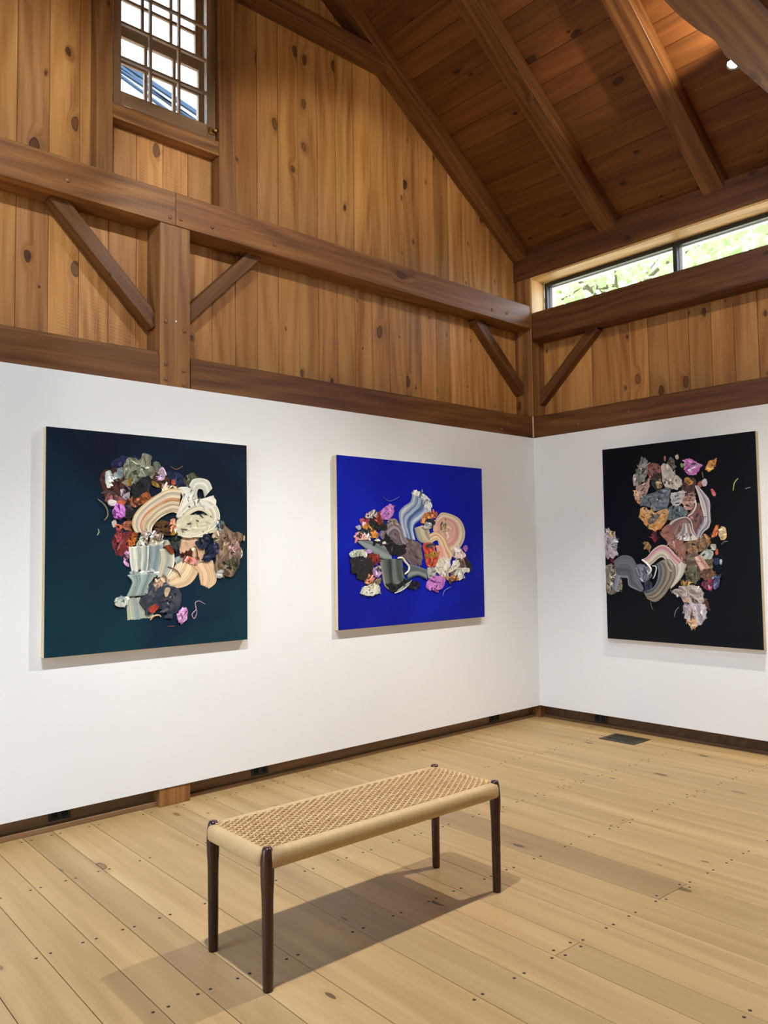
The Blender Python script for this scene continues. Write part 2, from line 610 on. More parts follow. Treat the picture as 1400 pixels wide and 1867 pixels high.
# --- eave wall on the right: sheathing below the clerestory, boards, plate
wall_eave = obj('wall_eave', boxes_mesh('sheath', [(0.207, 0.26, YB - 0.2, 0.26, -0.1, 3.44), (0.207, 0.26, YB - 0.2, -5.05, 3.44, 4.03)]), M_sheath)
struct(wall_eave, 'eave wall clad in upright brown pine boards under the clerestory')
edges = [0.19, -0.146, -0.321, -0.484, -0.664, -0.84, -1.007, -1.174, -1.346, -1.522, -1.694, -1.865]
while edges[-1] > YB:
    edges.append(edges[-1] - 0.1715)
for y1, y0 in zip(edges, edges[1:]):
    a, b = y0 + 0.0014, y1 - 0.0014
    me = cuboid(1.09, b - a, 0.024, 0.0016)
    M = Matrix.Translation((0.194 + rb.uniform(-.0015, .0015), (a + b) / 2, 2.905)) @ basis((0, 0, 0), (0, 0, 1), (0, 1, 0)).to_3x3().to_4x4()
    bo = obj('board', me, M_board, M, wall_eave)
    v = rb.uniform(0.90, 1.04)
    bo.color = (v, v * rb.uniform(0.94, 1.0), v * rb.uniform(0.88, 1.0), 1)

# --- the white hanging panels
wall_left = box('wall_left', M_white, XL, 0.0, 0.0, 0.018, 0.104, 2.40, 'x')
struct(wall_left, 'long white painted hanging wall under the gable')
wall_right = box('wall_right', M_white, 0.0, 0.018, YB, 0.0, 0.104, 2.40, 'y')
struct(wall_right, 'white painted hanging wall under the clerestory window')

# --- the rest of the room (behind and beside the camera)
wall_opposite = obj('wall_opposite', boxes_mesh('shell', [
    (XL - 0.12, XL, YB, -2.1, 0, 3.45), (XL - 0.12, XL, -0.9, 0.2, 0, 3.45), (XL - 0.12, XL, -2.1, -0.9, 2.25, 3.45),
    (XL - 0.12, XL, YB, 0.2, 3.82, 4.2), (XL - 0.12, XL, YB, -5.0, 3.45, 3.82)]), M_white)
struct(wall_opposite, 'white wall with glazed doors on the near side')
bm_pts = [(XL, 0.0), (0.2, 0.0), (0.2, DECK), (RIDGE, zc(RIDGE, DECK)), (XL, DECK)]
wall_behind = obj('wall_behind', prism([(p[1], p[0]) for p in bm_pts], 0, 0.1), M_white, Matrix.Translation((0, YB - 0.1, 0)) @ AX['z'].to_4x4())
struct(wall_behind, 'plain wall behind the viewer')

# --- roof boards
ceiling = obj('ceiling', boxes_mesh('deck', [(0, 1, 0, 1, 0, 1)]), M_sheath)
struct(ceiling, 'sloping roof of brown knotty boards')
_cm = ceiling.data
_L = math.sqrt((0.36 - RIDGE) ** 2 * (1 + SL * SL))
_up = Vector((-1, 0, SL)).normalized()
_nrm = Vector((SL, 0, 1)).normalized()
bm = bmesh.new()
for sgn in (1, -1):
    def P(x, off, y):
        p = Vector((x, y, DECK - SL * x)) + _nrm * off
        if sgn < 0:
            p.x = 2 * RIDGE - p.x
        return p
    for (xa, xb) in ((0.36, RIDGE),):
        vs = [bm.verts.new(P(x, o, y)) for o in (0.03, 0.07) for x, y in ((xa, 0.3), (xb, 0.3), (xb, YB - 0.3), (xa, YB - 0.3))]
        for f in ((0, 1, 2, 3), (4, 5, 6, 7), (0, 1, 5, 4), (1, 2, 6, 5), (2, 3, 7, 6), (3, 0, 4, 7)):
            bm.faces.new([vs[i] for i in f])
bmesh.ops.recalc_face_normals(bm, faces=bm.faces[:])
bm.to_mesh(_cm)
bm.free()
rc = random.Random(5)
for sgn in (1, -1):
    x = 0.338
    while x > RIDGE + 0.05:
        x2 = max(x - 0.1425, RIDGE)
        w = (x - x2) * math.sqrt(1 + SL * SL) - 0.002
        xm = (x + x2) / 2
        off = 0.012 + rc.uniform(-0.0012, 0.0012)
        c = Vector((xm, (YB + 0.28) / 2, DECK - SL * xm)) + _nrm * off
        acr = Vector((-1, 0, SL))
        if sgn < 0:
            c.x = 2 * RIDGE - c.x
            acr = Vector((1, 0, SL))
        me = cuboid(0.28 - YB, w, 0.024, 0.0015)
        M = basis((0, 0, 0), (0, 1, 0), acr)
        M.translation = c
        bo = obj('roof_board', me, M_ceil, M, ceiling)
        v = rc.uniform(0.74, 0.90)
        bo.color = (v, v * rc.uniform(0.95, 1.02), v * rc.uniform(0.9, 1.04), 1)
        x = x2

# ================================================================ TIMBER FRAME
woodpeg_me = lathe([(0.011, -0.01), (0.011, 0.006), (0.009, 0.009), (0.0, 0.0095)], 10)


def pegs(parent, pts, nrm):
    """turned wooden pegs standing proud of a timber face"""
    n = Vector(nrm)
    q = n.to_track_quat('Z', 'Y').to_matrix().to_4x4()
    for p in pts:
        obj('peg', woodpeg_me, M_woodpeg, Matrix.Translation(p) @ q, parent)


# wall posts
post = box('wall_post', M_beam, -3.486, -3.295, 0.008, 0.186, 0.0, 3.366, 'z', 0.003)
tag(post, 'square brown timber post rising from the floor between two knee braces', 'post')
pegs(post, [(-3.452, 0.008, 2.78), (-3.335, 0.008, 2.745), (-3.452, 0.008, 2.53), (-3.336, 0.008, 2.505), (-3.452, 0.008, 2.44), (-3.336, 0.008, 2.42)], (0, -1, 0))
obj('screw_head', lathe([(0.006, -0.005), (0.006, 0.006), (0.0, 0.009)], 10), M_trimw, Matrix.Translation((-3.388, 0.008, 2.79)) @ Vector((0, -1, 0)).to_track_quat('Z', 'Y').to_matrix().to_4x4(), post)
cpost = box('corner_post', M_beam, 0.004, 0.185, 0.004, 0.185, 0.0, 3.822, 'z', 0.003)
tag(cpost, 'timber post standing in the corner between the gable wall and the clerestory wall', 'post')

# girts
g1 = box('tie_girt', M_beam, XL, -3.392, 0.002, 0.186, 3.366, 3.566, 'x', 0.003)
tag(g1, 'lighter brown horizontal beam below the gable window, left of the post', 'beam')
pegs(g1, [(-4.03, 0.002, 3.44), (-3.43, 0.002, 3.405)], (0, -1, 0))
g2 = box('tie_girt', M_beam, -3.391, 0.003, 0.0, 0.186, 3.366, 3.566, 'x', 0.003)
tag(g2, 'long brown horizontal beam running from the post to the room corner', 'beam')
pegs(g2, [(-3.36, 0.0, 3.41), (-3.15, 0.0, 3.42), (-2.69, 0.0, 3.43), (-0.52, 0.0, 3.43), (-0.33, 0.0, 3.44)], (0, -1, 0))
g2.color = (0.96, 0.90, 0.86, 1)
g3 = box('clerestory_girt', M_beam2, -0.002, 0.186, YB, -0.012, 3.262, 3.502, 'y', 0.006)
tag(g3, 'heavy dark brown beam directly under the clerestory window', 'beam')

# rails over the white walls
r1 = box('wall_rail', M_beam2, XL, -3.487, 0.012, 0.186, 2.401, 2.575, 'x', 0.003)
tag(r1, 'brown rail above the white wall, left of the post', 'rail')
box('top_strip', M_beam, XL, -3.487, 0.03, 0.186, 2.575, 2.600, 'x', 0.002, parent=r1)
r2 = box('wall_rail', M_beam2, -3.287, -0.0, 0.012, 0.186, 2.401, 2.590, 'x', 0.004)
tag(r2, 'knotty brown rail above the white wall, between post and corner', 'rail')
pegs(r2, [(-0.42, 0.012, 2.44)], (0, -1, 0))
r3 = box('wall_rail', M_beam2, 0.0, 0.186, YB, -0.003, 2.401, 2.588, 'y', 0.004)
tag(r3, 'brown rail above the white wall under the clerestory', 'rail')
pegs(r3, [(0.0, -0.46, 2.46), (0.0, -0.93, 2.50)], (-1, 0, 0))
box('corner_bead', M_edge, -0.004, 0.004, -0.002, 0.006, 2.405, 2.588, 'z', parent=r3)
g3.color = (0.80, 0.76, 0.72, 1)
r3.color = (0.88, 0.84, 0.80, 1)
for r in (r1, r2):
    r.color = (0.97, 0.92, 0.88, 1)

# eave plate
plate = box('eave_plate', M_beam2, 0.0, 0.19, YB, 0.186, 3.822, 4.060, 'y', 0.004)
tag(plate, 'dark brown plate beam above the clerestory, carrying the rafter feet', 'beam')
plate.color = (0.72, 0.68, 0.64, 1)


def timber(name, mat, p0, p1, width, depth, ydir, bev, label, cat):
    L = (Vector(p1) - Vector(p0)).length
    o = obj(name, cuboid(L, width, depth, bev), mat, basis(p0, p1, ydir))
    return tag(o, label, cat)


def brace(p0, p1, wide, d0, d1, axis, label):
    """knee brace in a wall plane; wide = face width, d0..d1 = depth range; ends run on into the timbers"""
    p0, p1 = Vector(p0), Vector(p1)
    ex = (p1 - p0).normalized() * 0.03
    m = (d0 + d1) / 2
    if axis == 'y':
        a, b = (p0 - ex), (p1 + ex)
        A, B = (a.x, m, a.y), (b.x, m, b.y)
        dirn = (0, 1, 0)
    else:
        a, b = (p0 - ex), (p1 + ex)
        A, B = (m, a.x, a.y), (m, b.x, b.y)
        dirn = (1, 0, 0)
    return timber('knee_brace', M_beam2, A, B, d1 - d0, wide, dirn, 0.003, label, 'brace')


brace((-3.492, 2.795), (-4.045, 3.36), 0.086, 0.075, 0.170, 'y', 'diagonal knee brace on the left side of the timber post')
brace((-3.290, 2.845), (-2.785, 3.36), 0.082, 0.095, 0.178, 'y', 'diagonal knee brace on the right side of the timber post')
brace((0.0, 2.845), (-0.575, 3.36), 0.086, 0.100, 0.182, 'y', 'diagonal knee brace on the gable wall next to the corner post')
brace((0.0, 2.755), (-0.555, 3.262), 0.084, 0.105, 0.183, 'x', 'diagonal knee brace below the clerestory beam next to the corner post')

# rafters
def rafter(y0, y1, mat, label):
    h = DECK - RAFT
    th = h * math.cos(math.atan(SL))
    x0, x1 = 0.055, RIDGE
    zm = (RAFT + DECK) / 2 - 0.001
    return timber('rafter', mat, (x0, (y0 + y1) / 2, zm - SL * x0), (x1, (y0 + y1) / 2, zm - SL * x1), y1 - y0, th, (0, 1, 0), 0.003, label, 'rafter')


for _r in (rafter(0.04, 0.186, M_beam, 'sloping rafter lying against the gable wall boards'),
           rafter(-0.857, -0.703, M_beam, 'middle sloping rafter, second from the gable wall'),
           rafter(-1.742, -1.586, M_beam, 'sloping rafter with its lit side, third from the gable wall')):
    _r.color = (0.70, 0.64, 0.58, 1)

# collar in the gable
xc = -(5.09 - RAFT) / SL
col = obj('gable_collar', prism([(-1.606 - RIDGE, 5.09 - 5.14), (-1.606 - 0.155 - RIDGE, 5.195 - 5.14), (1.606 + 0.155 + RIDGE - RIDGE - RIDGE - 0, 0.055), (0, 0)][:2]
          + [(-(-1.606 - 0.155 - RIDGE), 5.195 - 5.14), (-(-1.606 - RIDGE), 5.09 - 5.14)], -0.073, 0.073, 0.003), M_beam2,
          Matrix.Translation((RIDGE, 0.113, 5.14)) @ Matrix(((1, 0, 0, 0), (0, 0, -1, 0), (0, 1, 0, 0), (0, 0, 0, 1))))
tag(col, 'horizontal collar beam high in the gable, meeting the rafter', 'beam')

# tie beam across the room with its waney edge
def tie_mesh():
    bm = bmesh.new()
    prof = {-2.09: -2.414, -1.953: -2.409, -1.836: -2.412, -1.733: -2.418, -1.648: -2.431, -1.579: -2.437, -1.485: -2.425, -1.43: -2.414, -1.278: -2.414, -0.889: -2.416}
    ks = sorted(prof)
    xs = [XL + 0.05 + i * 0.25 for i in range(19)] + ks + [-0.6, -0.3, 0.0]
    xs = sorted(set(xs))
    rings = []
    for x in xs:
        if x <= ks[0] or x >= ks[-1]:
            e = -2.415 + 0.004 * math.sin(x * 3.1)
        else:
            for a, b in zip(ks, ks[1:]):
                if a <= x <= b:
                    t = (x - a) / (b - a)
                    e = prof[a] * (1 - t) + prof[b] * t
        w = 0.003 * math.sin(x * 4.3)
        rings.append([bm.verts.new((x, y, z)) for y, z in ((e, 4.052), (e + 0.012, 4.072), (e + 0.014, 4.32), (-2.70, 4.33), (-2.705 + w, 4.07), (-2.69 + w, 4.05))])
    for a, b in zip(rings, rings[1:]):
        for i in range(6):
            bm.faces.new((a[i], a[(i + 1) % 6], b[(i + 1) % 6], b[i]))
    bm.faces.new(rings[0])
    bm.faces.new(rings[-1])
    return mesh_from_bm('tie', bm)


tie = obj('tie_beam', tie_mesh(), M_beam)
tag(tie, 'broad overhead tie beam with a waney edge, beside the glowing lamp', 'beam')

# ================================================================ GABLE WINDOW
st = box('window_stud', M_beam, -3.835, -3.740, 0.09, 0.186, 3.566, 5.09, 'z', 0.003)
tag(st, 'upright stud on the left side of the gable window', 'stud')
st = box('window_stud', M_beam, -3.045, -2.930, 0.09, 0.186, 3.566, 5.09, 'z', 0.003)
tag(st, 'upright stud on the right side of the gable window', 'stud')

win = empty('window_1', (-3.39, 0.15, 4.03))
struct(win, 'small-paned wooden window high in the gable')
box('sill', M_beam, -3.7395, -3.0455, 0.092, 0.186, 3.942, 4.034, 'x', 0.003, parent=win)
for (a, b) in ((-3.7395, -3.7255), (-3.0395, -3.0255)):
    box('jamb', M_sash, a + 0.0005 if a < -3.5 else a - 0.006, b if a < -3.5 else b - 0.006, 0.15, 0.36, 4.034, 5.16, 'z', parent=win)
box('jamb', M_sash, -3.73, -3.04, 0.187, 0.36, 3.95, 4.034, 'x', parent=win)
box('jamb', M_sash, -3.73, -3.04, 0.15, 0.36, 5.16, 5.19, 'x', parent=win)


def sash(name, x0, x1, z0, z1, y0, y1, sl, sr, bot, top, vx, hz, mw):
    s = empty(name, ((x0 + x1) / 2, (y0 + y1) / 2, z0))
    place(s, Matrix.Translation(((x0 + x1) / 2, (y0 + y1) / 2, z0)), win)
    box('stile', M_sash, x0, x0 + sl, y0, y1, z0, z1, 'z', 0.002, parent=s)
    box('stile', M_sash, x1 - sr, x1, y0, y1, z0, z1, 'z', 0.002, parent=s)
    box('rail', M_sash, x0 + sl, x1 - sr, y0, y1, z0, z0 + bot, 'x', 0.002, parent=s)
    box('rail', M_sash, x0 + sl, x1 - sr, y0, y1, z1 - top, z1, 'x', 0.002, parent=s)
    for v in vx:
        box('muntin', M_sash, v - mw / 2, v + mw / 2, y0 + 0.004, y1 - 0.004, z0 + bot, z1 - top, 'z', 0.002, parent=s)
    for h in hz:
        box('muntin', M_sash, x0 + sl, x1 - sr, y0 + 0.005, y1 - 0.005, h - mw / 2, h + mw / 2, 'x', 0.002, parent=s)
    xs = [x0 + sl] + list(vx) + [x1 - sr]
    zs = [z0 + bot] + list(hz) + [z1 - top]
    for xa, xb in zip(xs, xs[1:]):
        for za, zb in zip(zs, zs[1:]):
            box('pane', M_glass, xa, xb, (y0 + y1) / 2 - 0.0015, (y0 + y1) / 2 + 0.0015, za, zb, 'x', parent=s)
    return s


sash('inner_sash', -3.7385, -3.0465, 4.036, 5.086, 0.135, 0.168, 0.066, 0.062, 0.106, 0.075, (-3.484, -3.295), (4.352, 4.566, 4.785), 0.016)
sash('lower_sash', -3.7245, -3.0475, 4.05, 4.64, 0.270, 0.302, 0.085, 0.045, 0.13, 0.07, (-3.452, -3.260), (4.415,), 0.020)
sash('upper_sash', -3.7245, -3.0475, 4.60, 5.155, 0.310, 0.342, 0.085, 0.045, 0.05, 0.06, (-3.456, -3.262), (4.845,), 0.020)
lt = box('latch', M_brass, -3.100, -3.055, 0.120, 0.134, 4.085, 4.125, 'x', 0.003, parent=win)
obj('knob', lathe([(0.006, 0), (0.006, 0.012), (0.012, 0.016), (0.012, 0.024), (0.0, 0.028)], 12), M_brass,
    Matrix.Translation((-3.066, 0.120, 4.105)) @ Vector((0, -1, 0)).to_track_quat('Z', 'Y').to_matrix().to_4x4(), lt)

# ================================================================ CLERESTORY WINDOW
cl = empty('window_2', (0.2, -1.25, 3.45))
struct(cl, 'long low clerestory window with dark frame looking onto leaves')
box('head_lining', M_pale, 0.004, 0.19, -5.05, -0.001, 3.805, 3.8215, 'y', 0.001, parent=cl)
box('jamb_lining', M_pale, 0.004, 0.19, -0.014, 0.003, 3.503, 3.805, 'z', 0.001, parent=cl)
box('sill_lining', M_pale, 0.187, 0.23, -5.05, -0.014, 3.44, 3.47, 'y', 0.001, parent=cl)
MULL = [-0.014, -1.253, -2.49, -3.73, -4.97]
for i, (ya, yb) in enumerate(zip(MULL, MULL[1:])):
    u = empty('casement', (0.2, (ya + yb) / 2, 3.47))
    place(u, Matrix.Translation((0.2, (ya + yb) / 2, 3.47)), cl)
    w = 0.017 if i else 0.030
    box('frame_stile', M_frame, 0.188, 0.232, ya - w, ya, 3.47, 3.805, 'z', 0.002, parent=u)
    box('frame_stile', M_frame, 0.188, 0.232, yb, yb + 0.017, 3.47, 3.805, 'z', 0.002, parent=u)
    box('frame_rail', M_frame, 0.188, 0.232, yb + 0.017, ya - w, 3.772, 3.805, 'y', 0.002, parent=u)
    box('frame_rail', M_frame, 0.188, 0.232, yb + 0.017, ya - w, 3.47, 3.50, 'y', 0.002, parent=u)
    box('pane', M_glass, 0.209, 0.212, yb + 0.017, ya - w, 3.50, 3.772, 'y', parent=u)
    box('outer_trim', M_trimw, 0.240, 0.285, yb - 0.0, ya - 0.0, 3.765, 3.83, 'y', parent=u)
    box('outer_trim', M_trimw, 0.240, 0.285, ya - w - 0.02, ya, 3.44, 3.765, 'z', parent=u)

# ================================================================ BASEBOARDS, OUTLETS, REGISTER
def baseboard(name, lst, battens, label, axis):
    b = obj(name, boxes_mesh(name, lst), M_base)
    struct(b, label)
    for bt in battens:
        box('floor_batten', M_base, *bt, axis, 0.003, parent=b)
    return b


baseboard('baseboard_left', [(XL, -3.4865, 0.085, 0.11, 0, 0.30), (-3.2945, 0.0, 0.085, 0.11, 0, 0.30)],
          [(XL, -3.4865, 0.04, 0.085, 0.0, 0.028), (-3.2945, 0.003, 0.055, 0.085, 0.0, 0.022)], 'recessed brown base under the long white wall', 'x')
_br = baseboard('baseboard_right', [(0.085, 0.11, YB, 0.003, 0, 0.30)], [(0.05, 0.085, YB, 0.003, 0.0, 0.022)], 'recessed dark brown base under the white wall on the clerestory side', 'y')
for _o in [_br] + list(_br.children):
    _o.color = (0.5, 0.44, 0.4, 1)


def outlet(x0, x1, z0, z1, label, wall='A'):
    if wall == 'A':
        o = box('outlet_plate', M_black, x0, x1, 0.076, 0.085, z0, z1, 'x', 0.002)
        box('socket', M_dark, x0 + 0.015, x0 + 0.048, 0.0735, 0.0762, z0 + 0.015, z1 - 0.015, 'x', 0.001, parent=o)
        box('socket', M_dark, x1 - 0.048, x1 - 0.015, 0.0735, 0.0762, z0 + 0.015, z1 - 0.015, 'x', 0.001, parent=o)
    else:
        o = box('outlet_plate', M_black, 0.076, 0.085, x0, x1, z0, z1, 'y', 0.002)
        box('socket', M_dark, 0.0735, 0.0762, x0 + 0.015, x0 + 0.048, z0 + 0.015, z1 - 0.015, 'y', 0.001, parent=o)
        box('socket', M_dark, 0.0735, 0.0762, x1 - 0.048, x1 - 0.015, z0 + 0.015, z1 - 0.015, 'y', 0.001, parent=o)
    return tag(o, label, 'outlet')


outlet(-4.072, -3.957, 0.038, 0.11, 'black outlet plate in the base, left of the timber post')
outlet(-2.835, -2.712, 0.034, 0.11, 'black outlet plate in the base behind the bench')
outlet(-0.565, -0.445, 0.030, 0.11, 'black outlet plate in the base under the blue painting, near the corner')
outlet(-0.600, -0.480, 0.024, 0.11, 'black outlet plate in the base near the floor register', 'B')

reg = empty('floor_register', (-0.215, -0.935, 0), 0.0)
tag(reg, 'dark bronze floor register set in the planks below the right wall', 'register')
box('frame', M_vent, -0.33, -0.30, -1.08, -0.788, 0.0, 0.005, 'y', 0.001, parent=reg)
box('frame', M_vent, -0.13, -0.10, -1.08, -0.788, 0.0, 0.005, 'y', 0.001, parent=reg)
box('frame', M_vent, -0.30, -0.13, -1.08, -1.05, 0.0, 0.005, 'x', 0.001, parent=reg)
box('frame', M_vent, -0.30, -0.13, -0.818, -0.788, 0.0, 0.005, 'x', 0.001, parent=reg)
box('well', M_dark, -0.30, -0.13, -1.05, -0.818, 0.0, 0.0012, 'x', parent=reg)
for i in range(9):
    y = -1.04 + i * 0.0265
    box('slat', M_vent, -0.30, -0.13, y, y + 0.014, 0.001, 0.0042, 'x', parent=reg)
box('slat_bar', M_vent, -0.222, -0.208, -1.05, -0.818, 0.001, 0.0046, 'y', parent=reg)

# ================================================================ BENCH
BM = Matrix.Translation((-3.545, -1.8365, 0)) @ Matrix.Rotation(-0.018, 4, 'Z')
bench = empty('bench', (-3.545, -1.8365, 0), -0.018)
tag(bench, 'low bench with woven paper cord seat and dark rosewood legs', 'bench')
leg_me = lathe([(0.0, 0.0), (0.0160, 0.0), (0.0172, 0.004), (0.0182, 0.12), (0.0190, 0.27), (0.0198, 0.305), (0.0222, 0.345), (0.0230, 0.375), (0.0222, 0.405),
                (0.0195, 0.432), (0.0172, 0.446), (0.0140, 0.4525), (0.0, 0.4535)], 20)
LX, LY = 0.5575, 0.1785
RZ = Matrix(((0, 0, 1, 0), (0, 1, 0, 0), (-1, 0, 0, 0), (0, 0, 0, 1)))      # legs: grain (local X) upright
leg_me.transform(Matrix(((0, 0, 1, 0), (0, 1, 0, 0), (-1, 0, 0, 0), (0, 0, 0, 1))))
for sx in (-1, 1):
    for sy in (-1, 1):
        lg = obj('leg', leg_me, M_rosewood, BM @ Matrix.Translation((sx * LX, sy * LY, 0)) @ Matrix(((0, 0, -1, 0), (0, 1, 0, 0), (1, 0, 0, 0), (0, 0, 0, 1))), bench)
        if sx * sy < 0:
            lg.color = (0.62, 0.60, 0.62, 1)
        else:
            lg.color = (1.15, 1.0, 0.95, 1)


def roll(L, hw, hh, n=16, m=10):
    """rounded wound rail along local X"""
    bm = bmesh.new()
    rings = []
    for i in range(m + 1):
        x = -L / 2 + L * i / m
        rings.append([])
        for k in range(n):
            a = 2 * math.pi * k / n
            ca, sa = math.cos(a), math.sin(a)
            rings[-1].append(bm.verts.new((x, hw * math.copysign(abs(ca) ** 0.75, ca), hh * math.copysign(abs(sa) ** 0.75, sa))))
    for a, b in zip(rings, rings[1:]):
        for k in range(n):
            bm.faces.new((a[k], a[(k + 1) % n], b[(k + 1) % n], b[k]))
    bm.faces.new(rings[0])
    bm.faces.new(rings[-1])
    return mesh_from_bm('roll', bm, True)


SZ = 0.4135
long_me, short_me = roll(2 * LX - 0.012, 0.027, 0.0315), roll(2 * LY - 0.012, 0.026, 0.0315)
for s in (-1, 1):
    o = obj('wound_rail', long_me, M_wrap, BM @ Matrix.Translation((0, s * LY, SZ)), bench)
for s in (-1, 1):
    o = obj('wound_rail', short_me, M_wrap, BM @ Matrix.Translation((s * LX, 0, SZ)) @ Matrix.Rotation(math.pi / 2, 4, 'Z'), bench)
box_me = cuboid(2 * LX - 0.03, 2 * LY - 0.03, 0.006)
obj('under_weave', box_me, M_wrap, BM @ Matrix.Translation((0, 0, 0.392)), bench)
# the weave: cords across the short way, and pairs that run lengthwise over and under them
pitch_x, pitch_y = 0.0195, 0.0132
nx = int((2 * LX - 0.035) / pitch_x)
ny = int((2 * LY - 0.03) / pitch_y)
warp_me = tube([(0, -LY, 0.0), (0, -LY / 2, 0.0), (0, LY / 2, 0.0), (0, LY, 0.0)], 0.0026, 6, 1.6)
zt = SZ + 0.0285
for i in range(nx + 1):
    x = -nx * pitch_x / 2 + i * pitch_x
    obj('cross_cord', warp_me, M_cord, BM @ Matrix.Translation((x, 0, zt)), bench)
def weft(ph):
    pts = []
    n = nx * 4 + 4
    for i in range(n + 1):
        x = -LX + 2 * LX * i / n
        s = math.sin(math.pi * x / pitch_x + ph)
        z = 0.0042 * math.copysign(abs(s) ** 0.7, s)
        pts.append((x, 0, z))
    return tube(pts, 0.0030, 6, 1.65)
weft_me = [weft(math.pi / 2 + (nx % 2) * math.pi / 2), weft(-math.pi / 2 + (nx % 2) * math.pi / 2)]
for j in range(ny + 1):
    y = -ny * pitch_y / 2 + j * pitch_y
    obj('long_cord', weft_me[j % 2], M_cord, BM @ Matrix.Translation((0, y, zt)), bench)

